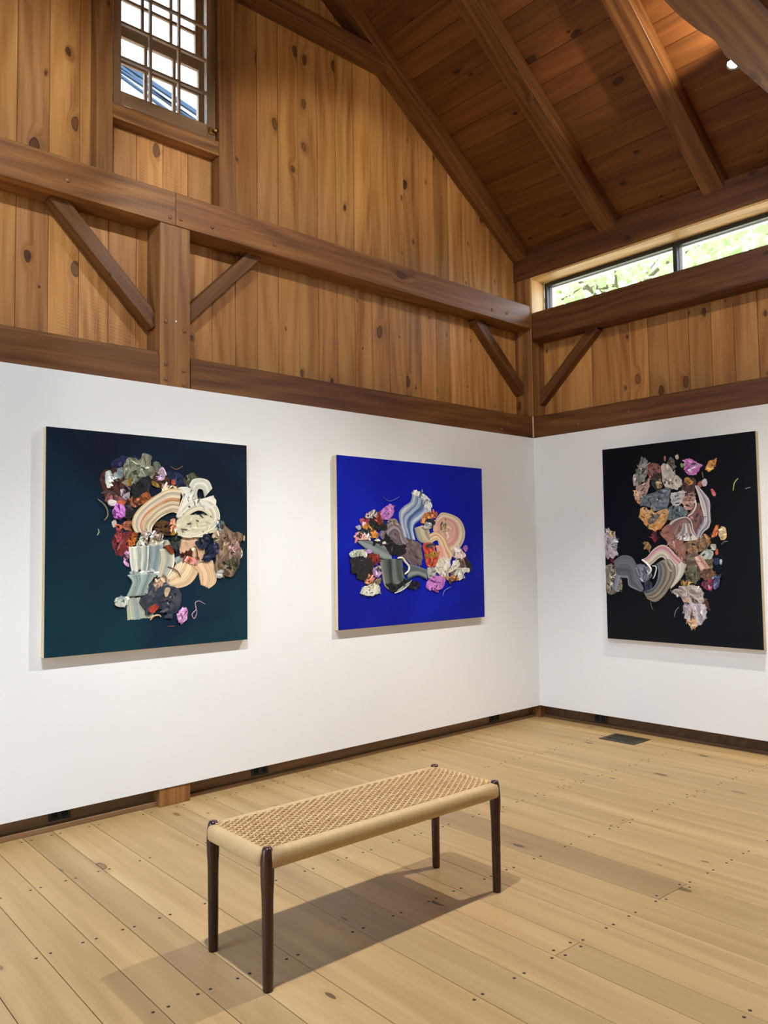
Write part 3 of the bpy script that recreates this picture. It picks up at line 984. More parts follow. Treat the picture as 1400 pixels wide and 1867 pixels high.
# outlines of the paint strokes, millimetres from the lower left corner of each panel
PAINT_A = [
 ('b',[(350,1031),(424,1063),(501,1060),(425,981),(359,986)],'1a2450 101838'),
 ('b',[(295,965),(350,995),(410,981),(453,938),(453,865),(425,809),(369,807),(314,832),(296,884)],'3a1c18 5a3028 1c1414'),
 ('b',[(574,1019),(599,1011),(659,949),(710,933),(751,916),(659,892),(619,928),(579,944)],'4a2a20 2a1a18'),
 ('b',[(424,1036),(462,1057),(510,1051),(525,1085),(559,1092),(577,1065),(574,1028),(599,1001),(574,953),(520,923),(463,902),(425,909),(415,972)],'6f7262 8a8d7a 44463a a0a48c'),
 ('b',[(589,1038),(619,1045),(634,1022),(624,989),(599,992)],'6d7468 545a50'),
 ('b',[(624,1003),(644,1018),(659,996),(659,953),(639,938),(624,956)],'caa0cc b8a8b0'),
 ('b',[(679,997),(762,983),(793,937),(731,924),(689,950)],'1c2c54 16203c'),
 ('b',[(698,941),(720,952),(725,924),(705,921)],'d07050 a84830'),
 ('b',[(777,955),(814,991),(851,993),(857,959),(814,928),(783,927)],'55583f 3f4234'),
 ('b',[(313,970),(341,976),(350,954),(378,961),(383,938),(350,941),(341,887),(318,890)],'e0e2dc 9fb0b0'),
 ('b',[(376,987),(406,997),(406,944),(383,943)],'8a98a0 5a6468'),
 ('b',[(397,871),(425,882),(449,855),(439,819),(406,826)],'9a8a98 b8a8b4'),
 ('b',[(444,828),(501,885),(550,897),(569,851),(599,843),(521,803),(482,784),(449,801)],'8a4a28 5a3020 a85c34'),
 ('b',[(463,892),(491,921),(520,950),(559,962),(577,940),(559,906),(550,878),(511,849),(482,829),(463,856)],'16181c 22262a'),
 ('b',[(439,937),(453,947),(453,901),(434,900)],'a87a30 805818'),
 ('b',[(574,935),(609,927),(629,900),(589,908)],'a8843c 705828'),
 ('b',[(305,831),(351,842),(406,835),(425,809),(369,798),(323,805)],'8a5a5c 6a4044'),
 ('b',[(322,814),(342,820),(369,816),(369,794),(337,788)],'d8d4d0 b0a8a8'),
 ('b',[(374,812),(411,818),(430,800),(407,786)],'c8623c a04028'),
 ('b',[(425,809),(463,774),(463,728),(426,719),(411,754)],'16141a 241c20'),
 ('b',[(356,771),(369,798),(397,799),(421,777),(418,741),(398,718),(365,724),(351,744)],'c060c8 d88ae0 a848b0'),
 ('b',[(351,699),(370,713),(377,691),(361,671)],'d4ccc0 b0a090'),
 ('b',[(365,681),(388,691),(412,673),(389,659)],'d87858 b85838'),
 ('b',[(412,691),(440,714),(464,701),(464,656),(426,660)],'8a5238 a86a48'),
 ('b',[(361,619),(389,655),(426,646),(473,647),(464,592),(436,529),(399,512),(366,539),(352,583)],'5a2226 7a2e30 401a1e'),
 ('b',[(436,592),(464,638),(502,647),(483,592),(455,565)],'a85820 c87028'),
 ('b',[(639,891),(649,911),(690,913),(720,914),(762,897),(710,885),(649,864)],'e0c4a0 d8b890'),
 ('r',[(762,897),(679,893),(599,852),(521,794),(473,738),(464,683),(483,642)],[(741,754),(700,762),(649,742),(609,713),(585,685),(575,657),(580,640)],'c8b48c d8c4a0 a8a49c e0d0b4 b8784c d8c8a8 a89474 d8ccb0 988468 e0d4bc'),
 ('b',[(590,694),(639,714),(690,705),(710,668),(680,630),(619,639),(595,657)],'3a2414 5a3c1c 241810'),
 ('b',[(741,901),(804,918),(825,871),(867,834),(965,867),(985,819),(921,787),(825,804),(762,745),(726,744),(772,840)],'e8e6dc d0ccbc'),
 ('r',[(809,837),(804,899),(830,953),(878,967),(933,954),(960,906)],[(867,829),(857,872),(867,902),(884,903),(900,894),(911,855)],'d8d8cc c0c0b0 e0e0d4 b8b8a8 ccccbc'),
 ('b',[(720,706),(762,735),(867,757),(965,730),(976,662),(910,632),(825,617),(751,626),(720,659)],'ccc8b0 c0bc9c d8d4c0'),
 ('r',[(741,763),(804,822),(889,845),(976,818),(1009,751),(987,691),(910,646),(825,619),(746,629)],[(757,697),(804,746),(867,776),(916,763),(932,739),(916,714),(867,709),(809,693),(767,669)],'e8e4d4 c8c4ac dcd8c4 b8b498 d0ccb4 c4c0a4'),
 ('b',[(675,649),(710,663),(731,649),(710,630),(680,635)],'a87820 805818'),
 ('b',[(690,705),(710,729),(722,696),(710,659),(685,658)],'d89078 b87858'),
 ('b',[(762,612),(825,617),(878,612),(910,554),(921,496),(867,459),(793,479),(751,527)],'d8b494 c8a484 d0b090'),
 ('r',[(878,487),(867,411),(824,355),(762,331),(690,331)],[(741,508),(731,470),(710,438),(685,415),(650,383)],'d8bc98 c8ac84 e0c8a4 d0b48c e8d4b4 d8bc98'),
 ('r',[(964,486),(989,398),(983,349),(942,320)],[(825,459),(867,420),(878,382),(888,341)],'e0c09c d4b08c dcbc98 c8a47c'),
 ('b',[(483,574),(521,606),(580,611),(649,607),(700,593),(710,555),(660,565),(580,574),(522,565)],'d8d4c0 c0b8a0 a8a898'),
 ('r',[(560,574),(565,510),(556,464),(551,423)],[(650,583),(635,509),(625,463),(615,403)],'5c6c70 8c9898 6c7c80 9ca4a0'),
 ('r',[(445,565),(450,511),(455,466),(465,422)],[(562,574),(562,519),(558,473),(551,423)],'d8d4c0 a8b0ac e0dcc8 889498 c8c8b8 7c8c90 d8d8cc'),
 ('r',[(625,555),(635,500),(620,435),(615,391)],[(710,555),(719,489),(705,433),(670,386)],'a8a494 c0b8a0 909890 b8b4a0 d8d4c0'),
 ('b',[(512,638),(550,648),(560,629),(600,657),(619,648),(649,630),(629,602),(580,616),(551,606)],'f0ece8 402418 e8d8c8 5c3018'),
 ('b',[(695,593),(710,621),(741,612),(751,574),(731,541),(700,555)],'1c2420 38403c'),
 ('b',[(660,569),(690,574),(710,546),(705,522),(675,541)],'6a2c18 8a4020'),
 ('b',[(721,499),(762,512),(777,489),(731,470)],'98a4a0 7c8884'),
 ('b',[(751,517),(825,545),(830,521),(772,508)],'5a2a1c 40180c'),
 ('b',[(777,498),(825,507),(867,478),(851,459),(803,469)],'e07c60 d89c90'),
 ('l',[(856,555),(863,521),(862,487)],'5a3420',8),
 ('b',[(987,691),(1015,721),(1043,702),(1032,662),(987,662)],'6a7c84 58686c'),
 ('b',[(976,652),(1020,692),(1065,682),(1099,653),(1134,653),(1180,624),(1145,583),(1162,533),(1145,474),(1110,434),(1110,395),(1064,386),(1008,407),(975,437),(987,495),(970,554)],'6a5444 8a7058 4a3c2c 9c8878 3c3020'),
 ('b',[(1065,593),(1122,603),(1145,553),(1110,524),(1065,544)],'a88078 8a6a60 c0a098'),
 ('b',[(998,456),(1087,494),(1145,484),(1121,414),(1064,391),(1009,417)],'3a3824 54503a'),
 ('b',[(851,593),(889,612),(932,637),(937,593),(910,554),(867,564)],'141c30 24304a 0c1220'),
 ('b',[(943,574),(987,593),(1009,544),(976,505),(932,477),(899,487),(915,535)],'101a34 1c2848'),
 ('b',[(986,417),(1031,426),(1031,387),(997,378)],'dcdcd8 8a8c88'),
 ('b',[(1139,534),(1162,543),(1162,503),(1142,494)],'e8e0d8 c0b8b0'),
 ('b',[(959,632),(1009,662),(1009,613),(976,603)],'c8b89c 8c7c60'),
 ('b',[(455,421),(522,433),(590,431),(615,408),(561,400),(484,402)],'c8ccc0 a8b4ac'),
 ('r',[(435,412),(465,375),(456,340),(432,290)],[(612,421),(582,381),(563,345),(551,293)],'a0aca4 7c8c88 98a8a0 6c7c7c a8b4ac'),
 ('r',[(435,287),(437,224),(442,166)],[(551,283),(581,225),(596,168)],'b8b89c a8b0a0 88989c b0b4a0 a0a894 c0c0a8'),
 ('b',[(363,272),(390,293),(437,287),(437,251),(391,244)],'a0aca4 7c8a88 c8ccc0'),
 ('b',[(522,283),(551,300),(561,345),(600,380),(660,388),(690,350),(752,319),(762,281),(752,226),(721,181),(690,159),(660,203),(620,214),(561,190),(527,219)],'2c3440 3c4450 222a34 4c4c54'),
 ('b',[(590,362),(620,384),(660,388),(650,360),(610,334)],'c8ac90 a88c78'),
 ('b',[(660,332),(690,326),(670,285),(655,295)],'d8c0a0 a89078'),
 ('b',[(561,226),(600,243),(615,223),(591,197),(566,203)],'8a2c20 b04838'),
 ('b',[(741,189),(767,215),(798,204),(793,148),(762,131),(736,152)],'d090c8 c078b8 e0b0d8'),
 ('b',[(417,511),(436,547),(445,511),(431,471)],'b894b0 987090'),
 ('l',[(915,227),(877,248),(851,239),(856,201),(830,174),(845,149),(861,182),(851,220)],'b890a0',6),
 ('l',[(269,821),(301,796),(319,770),(324,734),(306,707)],'8a8058',7),
 ('l',[(270,627),(279,645),(275,662)],'a0a870',7),
 ('l',[(571,157),(586,177),(620,182),(635,172)],'d8b484',9),
 ('l',[(694,1026),(730,1010),(772,1032)],'7a5844',5),
 ('l',[(675,114),(721,113)],'6a3030',5),
 ('l',[(675,453),(731,428),(757,390)],'4a3020',6),
 ('l',[(774,859),(751,801),(731,753)],'e0d4b4',9),
]
PAINT_B = [
 ('r',[(707,953),(687,890),(619,852),(570,806),(575,736),(603,667),(614,618)],[(899,897),(875,815),(810,768),(746,731),(714,694),(719,650),(733,604)],'8090a8 c8d0d8 4a6490 a8b8cc 2c4a80 7088b0 c8d4e0 305088'),
 ('b',[(701,944),(714,964),(739,970),(795,960),(858,932),(902,888),(897,833),(856,823),(794,916)],'e8e6e0 d8dce0 a8b8cc'),
 ('b',[(918,734),(998,781),(1132,784),(1226,711),(1224,616),(1139,532),(1032,551),(954,615)],'d0a090 d8b8a0 c88888'),
 ('r',[(945,761),(1012,815),(1119,804),(1214,767),(1265,692),(1259,616),(1208,551),(1125,504)],[(983,716),(1030,736),(1077,736),(1110,709),(1115,672),(1101,630),(1060,606),(1026,602)],'d8ccb4 c8b494 e0d0bc d0a898 c88888 d8b0a8 c89890'),
 ('b',[(997,735),(1031,772),(1070,745),(1075,690),(1035,676),(1002,698)],'a89c90 d8b488'),
 ('r',[(720,694),(750,614),(812,583),(901,580)],[(866,733),(878,669),(896,624),(921,597)],'7c8c88 a8a48c c8c0a0 988c80 b8a890'),
 ('r',[(877,651),(942,670),(1027,634),(1085,551),(1125,504),(1096,449)],[(882,583),(954,606),(973,570),(984,505),(1003,459),(1021,409)],'b89c80 d8c4a0 c08870 e0d0b0 c8a888 d8c8a8'),
 ('r',[(940,570),(952,524),(957,451)],[(1025,560),(1044,505),(1056,450)],'d8a898 d89088 e0c0b0'),
 ('b',[(943,442),(1017,478),(1083,458),(1095,412),(1054,367),(987,345),(929,388)],'c0bcb0 d8d0c0 e8e0d0'),
 ('b',[(805,579),(914,579),(926,533),(958,506),(950,433),(910,406),(846,407),(822,480)],'a82818 c85038 d87c5c'),
 ('b',[(835,498),(913,515),(971,501),(912,474),(847,475)],'8c6420 a87c34'),
 ('b',[(837,574),(914,579),(914,556),(849,552)],'3a3434 5c5450'),
 ('b',[(846,398),(910,406),(935,351),(908,325),(857,326)],'98a09c b0b0a8'),
 ('b',[(790,740),(817,795),(855,814),(894,806),(919,779),(879,742),(828,723)],'c88048 b06c38'),
 ('b',[(881,806),(920,823),(959,803),(945,775),(900,779)],'9a4c30 c06c50'),
 ('b',[(828,750),(880,769),(931,752),(937,725),(879,706),(840,714)],'16181c 2c3034'),
 ('b',[(802,705),(841,737),(892,733),(878,697),(827,687)],'8c9090 b8b8b4'),
 ('b',[(379,639),(415,699),(497,735),(568,727),(603,649),(687,605),(786,579),(797,507),(783,435),(733,414),(647,446),(563,483),(494,561),(402,604)],'6a5c60 544a50 7c7074 5c4440'),
 ('r',[(381,630),(420,690),(503,733),(580,706),(615,631),(662,587)],[(471,605),(495,644),(525,661),(549,640),(560,596),(589,552)],'8c8488 6c6468 9c9498 584e54 7c6c70'),
 ('r',[(166,595),(231,553),(331,506),(399,474),(492,469)],[(199,605),(310,596),(401,570),(470,544),(489,501)],'6c7c7c 8c9898 5c6c6c 7c8884'),
 ('b',[(413,622),(437,656),(460,613),(541,570),(613,570),(637,552),(612,508),(528,496),(469,510),(424,561),(390,596)],'0e0c10 1c181c'),
 ('b',[(310,596),(390,600),(447,570),(401,570)],'100e12 1c181c'),
 ('b',[(327,604),(356,614),(379,600),(344,596)],'e8e4dc c0bcb4'),
 ('b',[(395,587),(424,596),(430,579),(401,577)],'d8d4cc b0aca4'),
 ('r',[(374,468),(395,356),(419,279),(488,240)],[(590,474),(594,386),(611,333),(647,322)],'8c8c84 54605c 2c3432 6c7874 384440 5c6864'),
 ('b',[(419,296),(488,259),(584,308),(681,314),(583,256),(488,238)],'0c0e10 1c2022'),
 ('r',[(659,433),(758,411),(841,385)],[(642,322),(744,345),(846,307)],'6c7878 4c5c60 8c9490 2c3c44'),
 ('r',[(511,226),(583,244),(656,284)],[(535,246),(607,283),(684,315)],'d8dcd8 7c8484 b8c0bc'),
 ('l',[(540,476),(587,477),(613,451),(649,416),(646,385),(609,360)],'e8e4d4',17),
 ('b',[(592,404),(616,412),(621,377),(597,369)],'0c1030 182048'),
 ('b',[(643,262),(681,305),(755,302),(760,267),(704,251)],'0a0c14 14182c'),
 ('b',[(450,734),(498,761),(545,749),(550,718),(497,726)],'8c7c70 a89484'),
 ('b',[(268,748),(336,766),(427,734),(438,682),(357,673),(278,697)],'14181a 242c2a'),
 ('b',[(348,783),(394,806),(404,733),(358,715)],'5c1c14 a03820'),
 ('b',[(382,793),(429,837),(488,861),(511,831),(498,778),(451,751),(404,759)],'b070b8 c890cc 9858a0'),
 ('b',[(246,773),(280,803),(337,817),(353,784),(302,765),(257,754)],'d8b8b4 e0d4d0 2c2c30'),
 ('b',[(212,721),(256,722),(312,681),(357,655),(356,626),(299,621),(278,663),(223,688)],'c88030 d89848'),
 ('b',[(190,746),(235,755),(257,735),(223,713)],'a83848 c898c8'),
 ('b',[(167,662),(222,684),(278,663),(283,642),(222,642)],'18202c 242c38'),
 ('b',[(145,633),(178,662),(222,646),(283,642),(277,617),(210,604),(156,612)],'e0dcd0 e08890 d8d4c8'),
 ('b',[(159,695),(190,708),(200,683),(178,675)],'b8c0cc 8890a8'),
 ('b',[(247,495),(309,515),(342,494),(376,468),(341,434),(296,426),(263,461)],'6a1c18 8a2c20 4a1414'),
 ('b',[(110,475),(186,487),(286,477),(307,418),(312,359),(250,335),(162,334),(152,371),(114,389)],'16141a 221c20 2c2420'),
 ('b',[(100,513),(133,533),(220,538),(259,515),(242,495),(154,491),(111,492)],'b8bcac a0a898 d0d4c4'),
 ('b',[(242,528),(276,541),(298,519),(264,511)],'b088c8 c8a8d8'),
 ('b',[(301,401),(352,400),(380,374),(363,353),(317,354)],'b890c8 8c5c94 d8c0dc'),
 ('b',[(330,409),(364,425),(381,408),(352,396)],'b8c0a4 98a084'),
 ('b',[(228,327),(305,312),(374,340),(362,298),(282,284)],'5c5038 7c6c50'),
 ('b',[(244,335),(272,351),(317,342),(305,317),(261,318)],'d88068 b86850'),
 ('b',[(194,249),(216,278),(260,293),(328,299),(367,272),(372,242),(326,223),(259,219),(204,228)],'c8c8b4 d8d8c8 b0b0a0'),
 ('b',[(1249,522),(1269,484),(1337,417),(1329,370),(1286,352),(1232,409),(1178,448)],'14161c 3a2c30'),
 ('b',[(1164,457),(1233,466),(1267,409),(1216,354),(1120,337),(1107,375)],'6c5450 8c7474 4c3c38'),
 ('b',[(1125,504),(1153,541),(1194,555),(1235,522),(1269,484),(1206,466),(1137,476)],'e0c8c8 e8d8d8 d8a8b0'),
 ('b',[(1243,550),(1271,569),(1292,550),(1270,517)],'b078b8 9058a0'),
 ('b',[(986,336),(1053,348),(1079,325),(1013,322)],'c8b494 a89474'),
 ('b',[(1137,448),(1178,457),(1191,420),(1148,383),(1040,349),(987,341),(1094,393)],'e8e4d8 d8d0c0'),
 ('b',[(1134,337),(1162,383),(1217,396),(1301,389),(1300,361),(1244,362),(1236,316),(1174,303)],'c0c4bc d8d8d0'),
 ('b',[(1065,311),(1120,337),(1187,308),(1119,296),(1078,292)],'a06840 7c5c34'),
 ('b',[(830,269),(856,317),(908,334),(960,343),(1013,322),(1025,276),(984,241),(931,226),(906,253),(842,250)],'b868c0 c888cc a058b0'),
 ('l',[(413,910),(465,886),(512,892),(572,918)],'5c6cac',6),
 ('l',[(1002,185),(1017,221),(1050,238),(1091,253)],'6c7cc0',6),
 ('l',[(162,441),(213,466),(257,440)],'8c8c90',5),
]
PAINT_C = [
 ('b',[(395,1337),(449,1347),(500,1317),(493,1260),(465,1223),(402,1238)],'2c2c34 a06860 6c3830'),
 ('b',[(301,1296),(331,1373),(348,1406),(390,1367),(394,1317),(381,1249),(336,1203),(280,1178),(262,1239)],'6c6e68 9c9c94 3c3a38 b0aca4'),
 ('b',[(291,1177),(358,1202),(402,1238),(400,1169),(354,1093),(300,1116)],'a07870 c0a8a0 7c5850'),
 ('b',[(565,1370),(605,1356),(608,1288),(572,1291)],'5c5450 7c7470'),
 ('b',[(434,1245),(488,1270),(514,1248),(506,1171),(463,1145),(432,1167)],'3a2a20 1c1818'),
 ('b',[(464,1193),(492,1221),(495,1162),(468,1154)],'c8b080 a09060'),
 ('b',[(658,1150),(691,1204),(760,1208),(767,1142),(736,1087),(666,1092)],'4a3028 3a221c 5c4038'),
 ('b',[(506,1317),(543,1338),(573,1311),(612,1249),(661,1207),(659,1159),(617,1134),(567,1147),(516,1180),(508,1239)],'c8beb0 d8d0c4 a8a098 b8b4b0'),
 ('b',[(527,1388),(541,1389),(540,1357),(529,1356)],'b87860 905040'),
 ('b',[(616,1384),(637,1391),(644,1362),(626,1357)],'c8c8b8 a0a090'),
 ('b',[(660,1322),(678,1318),(674,1292),(662,1298)],'98c060 78a040'),
 ('b',[(679,1301),(686,1348),(726,1353),(764,1331),(803,1308),(817,1293),(791,1262),(761,1227),(712,1241),(688,1262)],'c060b8 d890d0 a848a0 c8a8cc'),
 ('b',[(845,1271),(875,1320),(923,1326),(912,1288),(873,1250)],'d89850 c88040'),
 ('b',[(686,1205),(711,1217),(744,1181),(743,1161),(704,1170)],'c08c40 a07028'),
 ('b',[(783,1169),(808,1181),(811,1139),(787,1140)],'a86050 804030'),
 ('b',[(813,1185),(842,1197),(855,1163),(835,1141),(816,1152)],'c8b8c4 b0a0b0'),
 ('b',[(877,1115),(896,1114),(913,1076),(894,1068)],'d87078 b85058'),
 ('b',[(332,1085),(441,1127),(526,1150),(567,1157),(565,1099),(552,1022),(457,979),(384,1022),(319,1036)],'54606c 70808c 3c4650 9098a0'),
 ('b',[(551,1003),(613,1019),(683,987),(701,948),(640,922),(558,907),(529,946)],'4c5c64 6c7c80 34424a'),
 ('b',[(575,1098),(627,1114),(682,1119),(681,1072),(644,1017),(583,1021)],'b8b8b8 d0ccc8 8c8c90'),
 ('b',[(665,1045),(706,1089),(751,1105),(764,1057),(742,983),(683,987)],'b89084 c8a498 8c645c'),
 ('b',[(273,1133),(301,1146),(326,1075),(314,1041),(288,1077)],'d89058 e0c0a0'),
 ('b',[(310,942),(341,1025),(393,992),(426,1020),(435,970),(499,987),(551,994),(538,907),(484,852),(441,834),(378,865),(347,906)],'d89c58 c88440 e0b884 8c7450'),
 ('b',[(380,914),(435,951),(487,958),(454,911),(400,884)],'6c6454 54504a'),
 ('b',[(408,815),(441,834),(449,775),(427,751),(402,786)],'7c1818 4c1014'),
 ('b',[(700,929),(762,1010),(811,1008),(836,913),(795,831),(745,795),(718,871)],'6a4448 8c5c58 543840'),
 ('r',[(765,1153),(789,1084),(806,1008),(825,932),(827,877)],[(782,1152),(833,1090),(869,1032),(870,949),(872,884)],'e8e0d4 b8b0b0 d8d4d4 6c6470 a89ca4 c8c4cc'),
 ('r',[(825,932),(806,887),(770,832),(759,776)],[(872,884),(857,843),(818,812),(792,769)],'5c4850 8c8088 b8b4c0 6c6878 d8d4dc'),
 ('l',[(764,1048),(769,1001),(741,955),(705,931)],'e0dcd8',14),
 ('b',[(488,822),(558,887),(640,917),(658,874),(626,799),(654,751),(674,694),(670,590),(610,647),(571,695),(512,773)],'8c5c48 a07060 74483c 9c7870'),
 ('r',[(557,878),(599,910),(650,925),(700,926),(733,890),(746,824),(784,766)],[(595,790),(616,818),(638,865),(664,893),(688,873),(701,816),(724,763)],'d8d0d0 6a5054 7c5c5c 8c6c68 a08078'),
 ('r',[(664,888),(647,827),(603,785)],[(714,886),(736,814),(775,765)],'b8b0b0 7c7478 d8d4d0 8c8488 e0dcd8'),
 ('b',[(605,783),(656,798),(715,796),(778,765),(714,752),(644,758)],'e8e4dc d0c8c0'),
 ('b',[(2,797),(20,868),(54,856),(88,825),(109,763),(101,703),(111,662),(58,632),(2,643)],'b8a8bc a898a8 d0c8cc 7c6c78'),
 ('b',[(42,847),(82,835),(87,794),(52,805)],'c8b890 a89870'),
 ('b',[(75,784),(109,773),(107,713),(78,713)],'a8acb0 888c90'),
 ('b',[(2,561),(68,581),(112,521),(143,431),(130,380),(49,348),(6,377)],'8c8474 5c5448 b8b0a0 3c3830'),
 ('b',[(46,627),(81,622),(74,591),(51,597)],'5c141c 40101a'),
 ('r',[(75,607),(150,652),(228,641),(271,581),(281,512),(329,394)],[(94,500),(133,481),(189,476),(194,451),(209,412),(307,372)],'5c6068 6c7078 4c5058 787c84'),
 ('r',[(88,500),(75,440),(59,389)],[(128,501),(114,430),(95,369)],'6c7480 8c94a0'),
 ('r',[(549,648),(587,580),(585,504),(540,404)],[(680,580),(657,514),(605,448),(552,402)],'c8c4b4 a8a494 d8d4c4 b8b4a4'),
 ('r',[(324,618),(370,640),(426,697),(490,727),(546,707),(595,657),(649,604)],[(378,566),(422,595),(465,629),(497,634),(522,605),(530,561),(565,523)],'e0d4c8 b86c80 d0b0b0 c8c0b0 d8d0c0 a8a090 c8c0b0'),
 ('r',[(486,612),(548,619),(592,561),(586,485),(542,408),(488,340),(422,300),(354,325)],[(427,576),(451,576),(460,532),(447,465),(424,421),(394,396),(367,385),(326,373)],'6c6458 8c8474 54504a 9c9484 605848 7c7c74 484c50 707880'),
 ('b',[(270,571),(336,581),(388,542),(397,493),(342,444),(300,482)],'484858 8c90a0 2c3040'),
 ('b',[(342,453),(395,444),(399,396),(350,375)],'20283c 303848'),
 ('l',[(326,618),(368,586),(399,542),(376,508)],'f0ece4',17),
 ('l',[(410,571),(442,561),(429,503),(412,474)],'c8ccd4',12),
 ('b',[(663,732),(733,758),(803,784),(850,783),(867,727),(818,682),(750,664),(691,674)],'8c6440 a87c50 5c4838 74604c'),
 ('b',[(670,656),(750,664),(806,626),(873,617),(869,534),(791,487),(706,533)],'3c3024 5c4c3c 8c7c68'),
 ('b',[(798,664),(837,691),(879,672),(873,626),(825,617),(797,636)],'a8b0ac c8ccc8 7c8480'),
 ('b',[(894,681),(913,685),(913,653),(897,649)],'c86038 a04020'),
 ('b',[(867,718),(900,722),(904,690),(880,681)],'c8c4b8 a0a094'),
 ('r',[(739,636),(766,580),(793,525)],[(788,654),(834,589),(856,552)],'c89484 d8c0b0 b87868 c8a898'),
 ('b',[(667,552),(727,580),(774,543),(782,487),(741,440),(683,468)],'4c4838 6c6850 2c2c24'),
 ('b',[(784,534),(861,552),(887,507),(839,470),(791,487)],'5c3c28 7c5a40'),
 ('b',[(800,451),(858,479),(895,452),(864,397),(817,405)],'7c1c34 a02c44 3c2448'),
 ('b',[(833,446),(862,451),(855,410),(837,414)],'d8b8c4 c090a4'),
 ('b',[(877,479),(920,498),(917,425),(883,406)],'24284c 3c4068 8088b0'),
 ('b',[(882,626),(929,616),(918,580),(885,580)],'1c2c50 14203c'),
 ('b',[(924,612),(941,616),(937,582),(926,580)],'b8c4d0 8894a8'),
 ('b',[(633,448),(683,463),(702,440),(662,416)],'a07c38 806020'),
 ('b',[(786,339),(832,304),(826,258),(798,284)],'5c3024 402018'),
 ('b',[(637,278),(677,299),(675,233),(650,223)],'9c9098 807480'),
 ('b',[(560,380),(622,419),(682,430),(741,431),(788,395),(795,312),(736,301),(678,308),(619,344)],'b0a49c c8c0b8 8c7c78 746468'),
 ('b',[(676,280),(737,319),(794,303),(821,258),(809,193),(769,149),(710,123),(672,167),(655,223)],'c0b8b8 d4ccd0 a8a0a8 8c8490'),
 ('b',[(634,344),(684,350),(683,313),(653,307)],'d0a080 b88868'),
 ('b',[(668,177),(703,192),(739,180),(730,133),(705,121)],'c89060 d8a878'),
 ('b',[(705,253),(720,263),(718,198),(703,188)],'a88068 8c6450'),
 ('b',[(937,836),(974,839),(976,770),(943,751),(930,781)],'e0b070 d8c098'),
 ('b',[(874,792),(900,846),(924,854),(912,800),(878,768)],'b86030 a04c20'),
 ('b',[(347,753),(384,737),(407,708),(383,688),(353,713)],'a08050 3a3020'),
 ('l',[(1039,1094),(1050,1148),(1077,1179)],'a8c878',8),
 ('l',[(1123,1102),(1158,1110)],'9098a0',6),
 ('l',[(385,308),(389,269),(404,241)],'7c7c50',4),
 ('l',[(568,195),(580,238),(606,268)],'8c8c90',6),
 ('l',[(942,721),(961,739),(989,743)],'787c80',6),
 ('l',[(820,1245),(826,1203)],'8c7c40',7),
]

# ================================================================ PAINTINGS
def catmull(pts, n, closed):
    m = len(pts)
    out = []
    segs = m if closed else m - 1
    for k in range(n if closed else n + 1):
        t = k / n * segs
        i = min(int(t), segs - 1)
        f = t - i
        g = (lambda a: pts[a % m]) if closed else (lambda a: pts[max(0, min(m - 1, a))])
        p0, p1, p2, p3 = g(i - 1), g(i), g(i + 1), g(i + 2)
        out.append(tuple(0.5 * (2 * p1[c] + (p2[c] - p0[c]) * f + (2 * p0[c] - 5 * p1[c] + 4 * p2[c] - p3[c]) * f * f
                                + (3 * p1[c] - p0[c] - 3 * p2[c] + p3[c]) * f ** 3) for c in (0, 1)))
    return out


def ramp(cols, t):
    t = max(0.0, min(0.9999, t)) * (len(cols) - 1)
    i = int(t)
    f = t - i
    f = f * f * (3 - 2 * f)
    return [cols[i][c] * (1 - f) + cols[i + 1][c] * f for c in range(3)] + [1.0] if len(cols) > 1 else list(cols[0])


def finish(bm, cols, name):
    bmesh.ops.recalc_face_normals(bm, faces=bm.faces[:])
    me = bpy.data.meshes.new(name)
    bm.to_mesh(me)
    bm.free()
    at = me.color_attributes.new('pigment', 'FLOAT_COLOR', 'POINT')
    for i, c in enumerate(cols):
        at.data[i].color = c
    for p in me.polygons:
        p.use_smooth = True
    return me


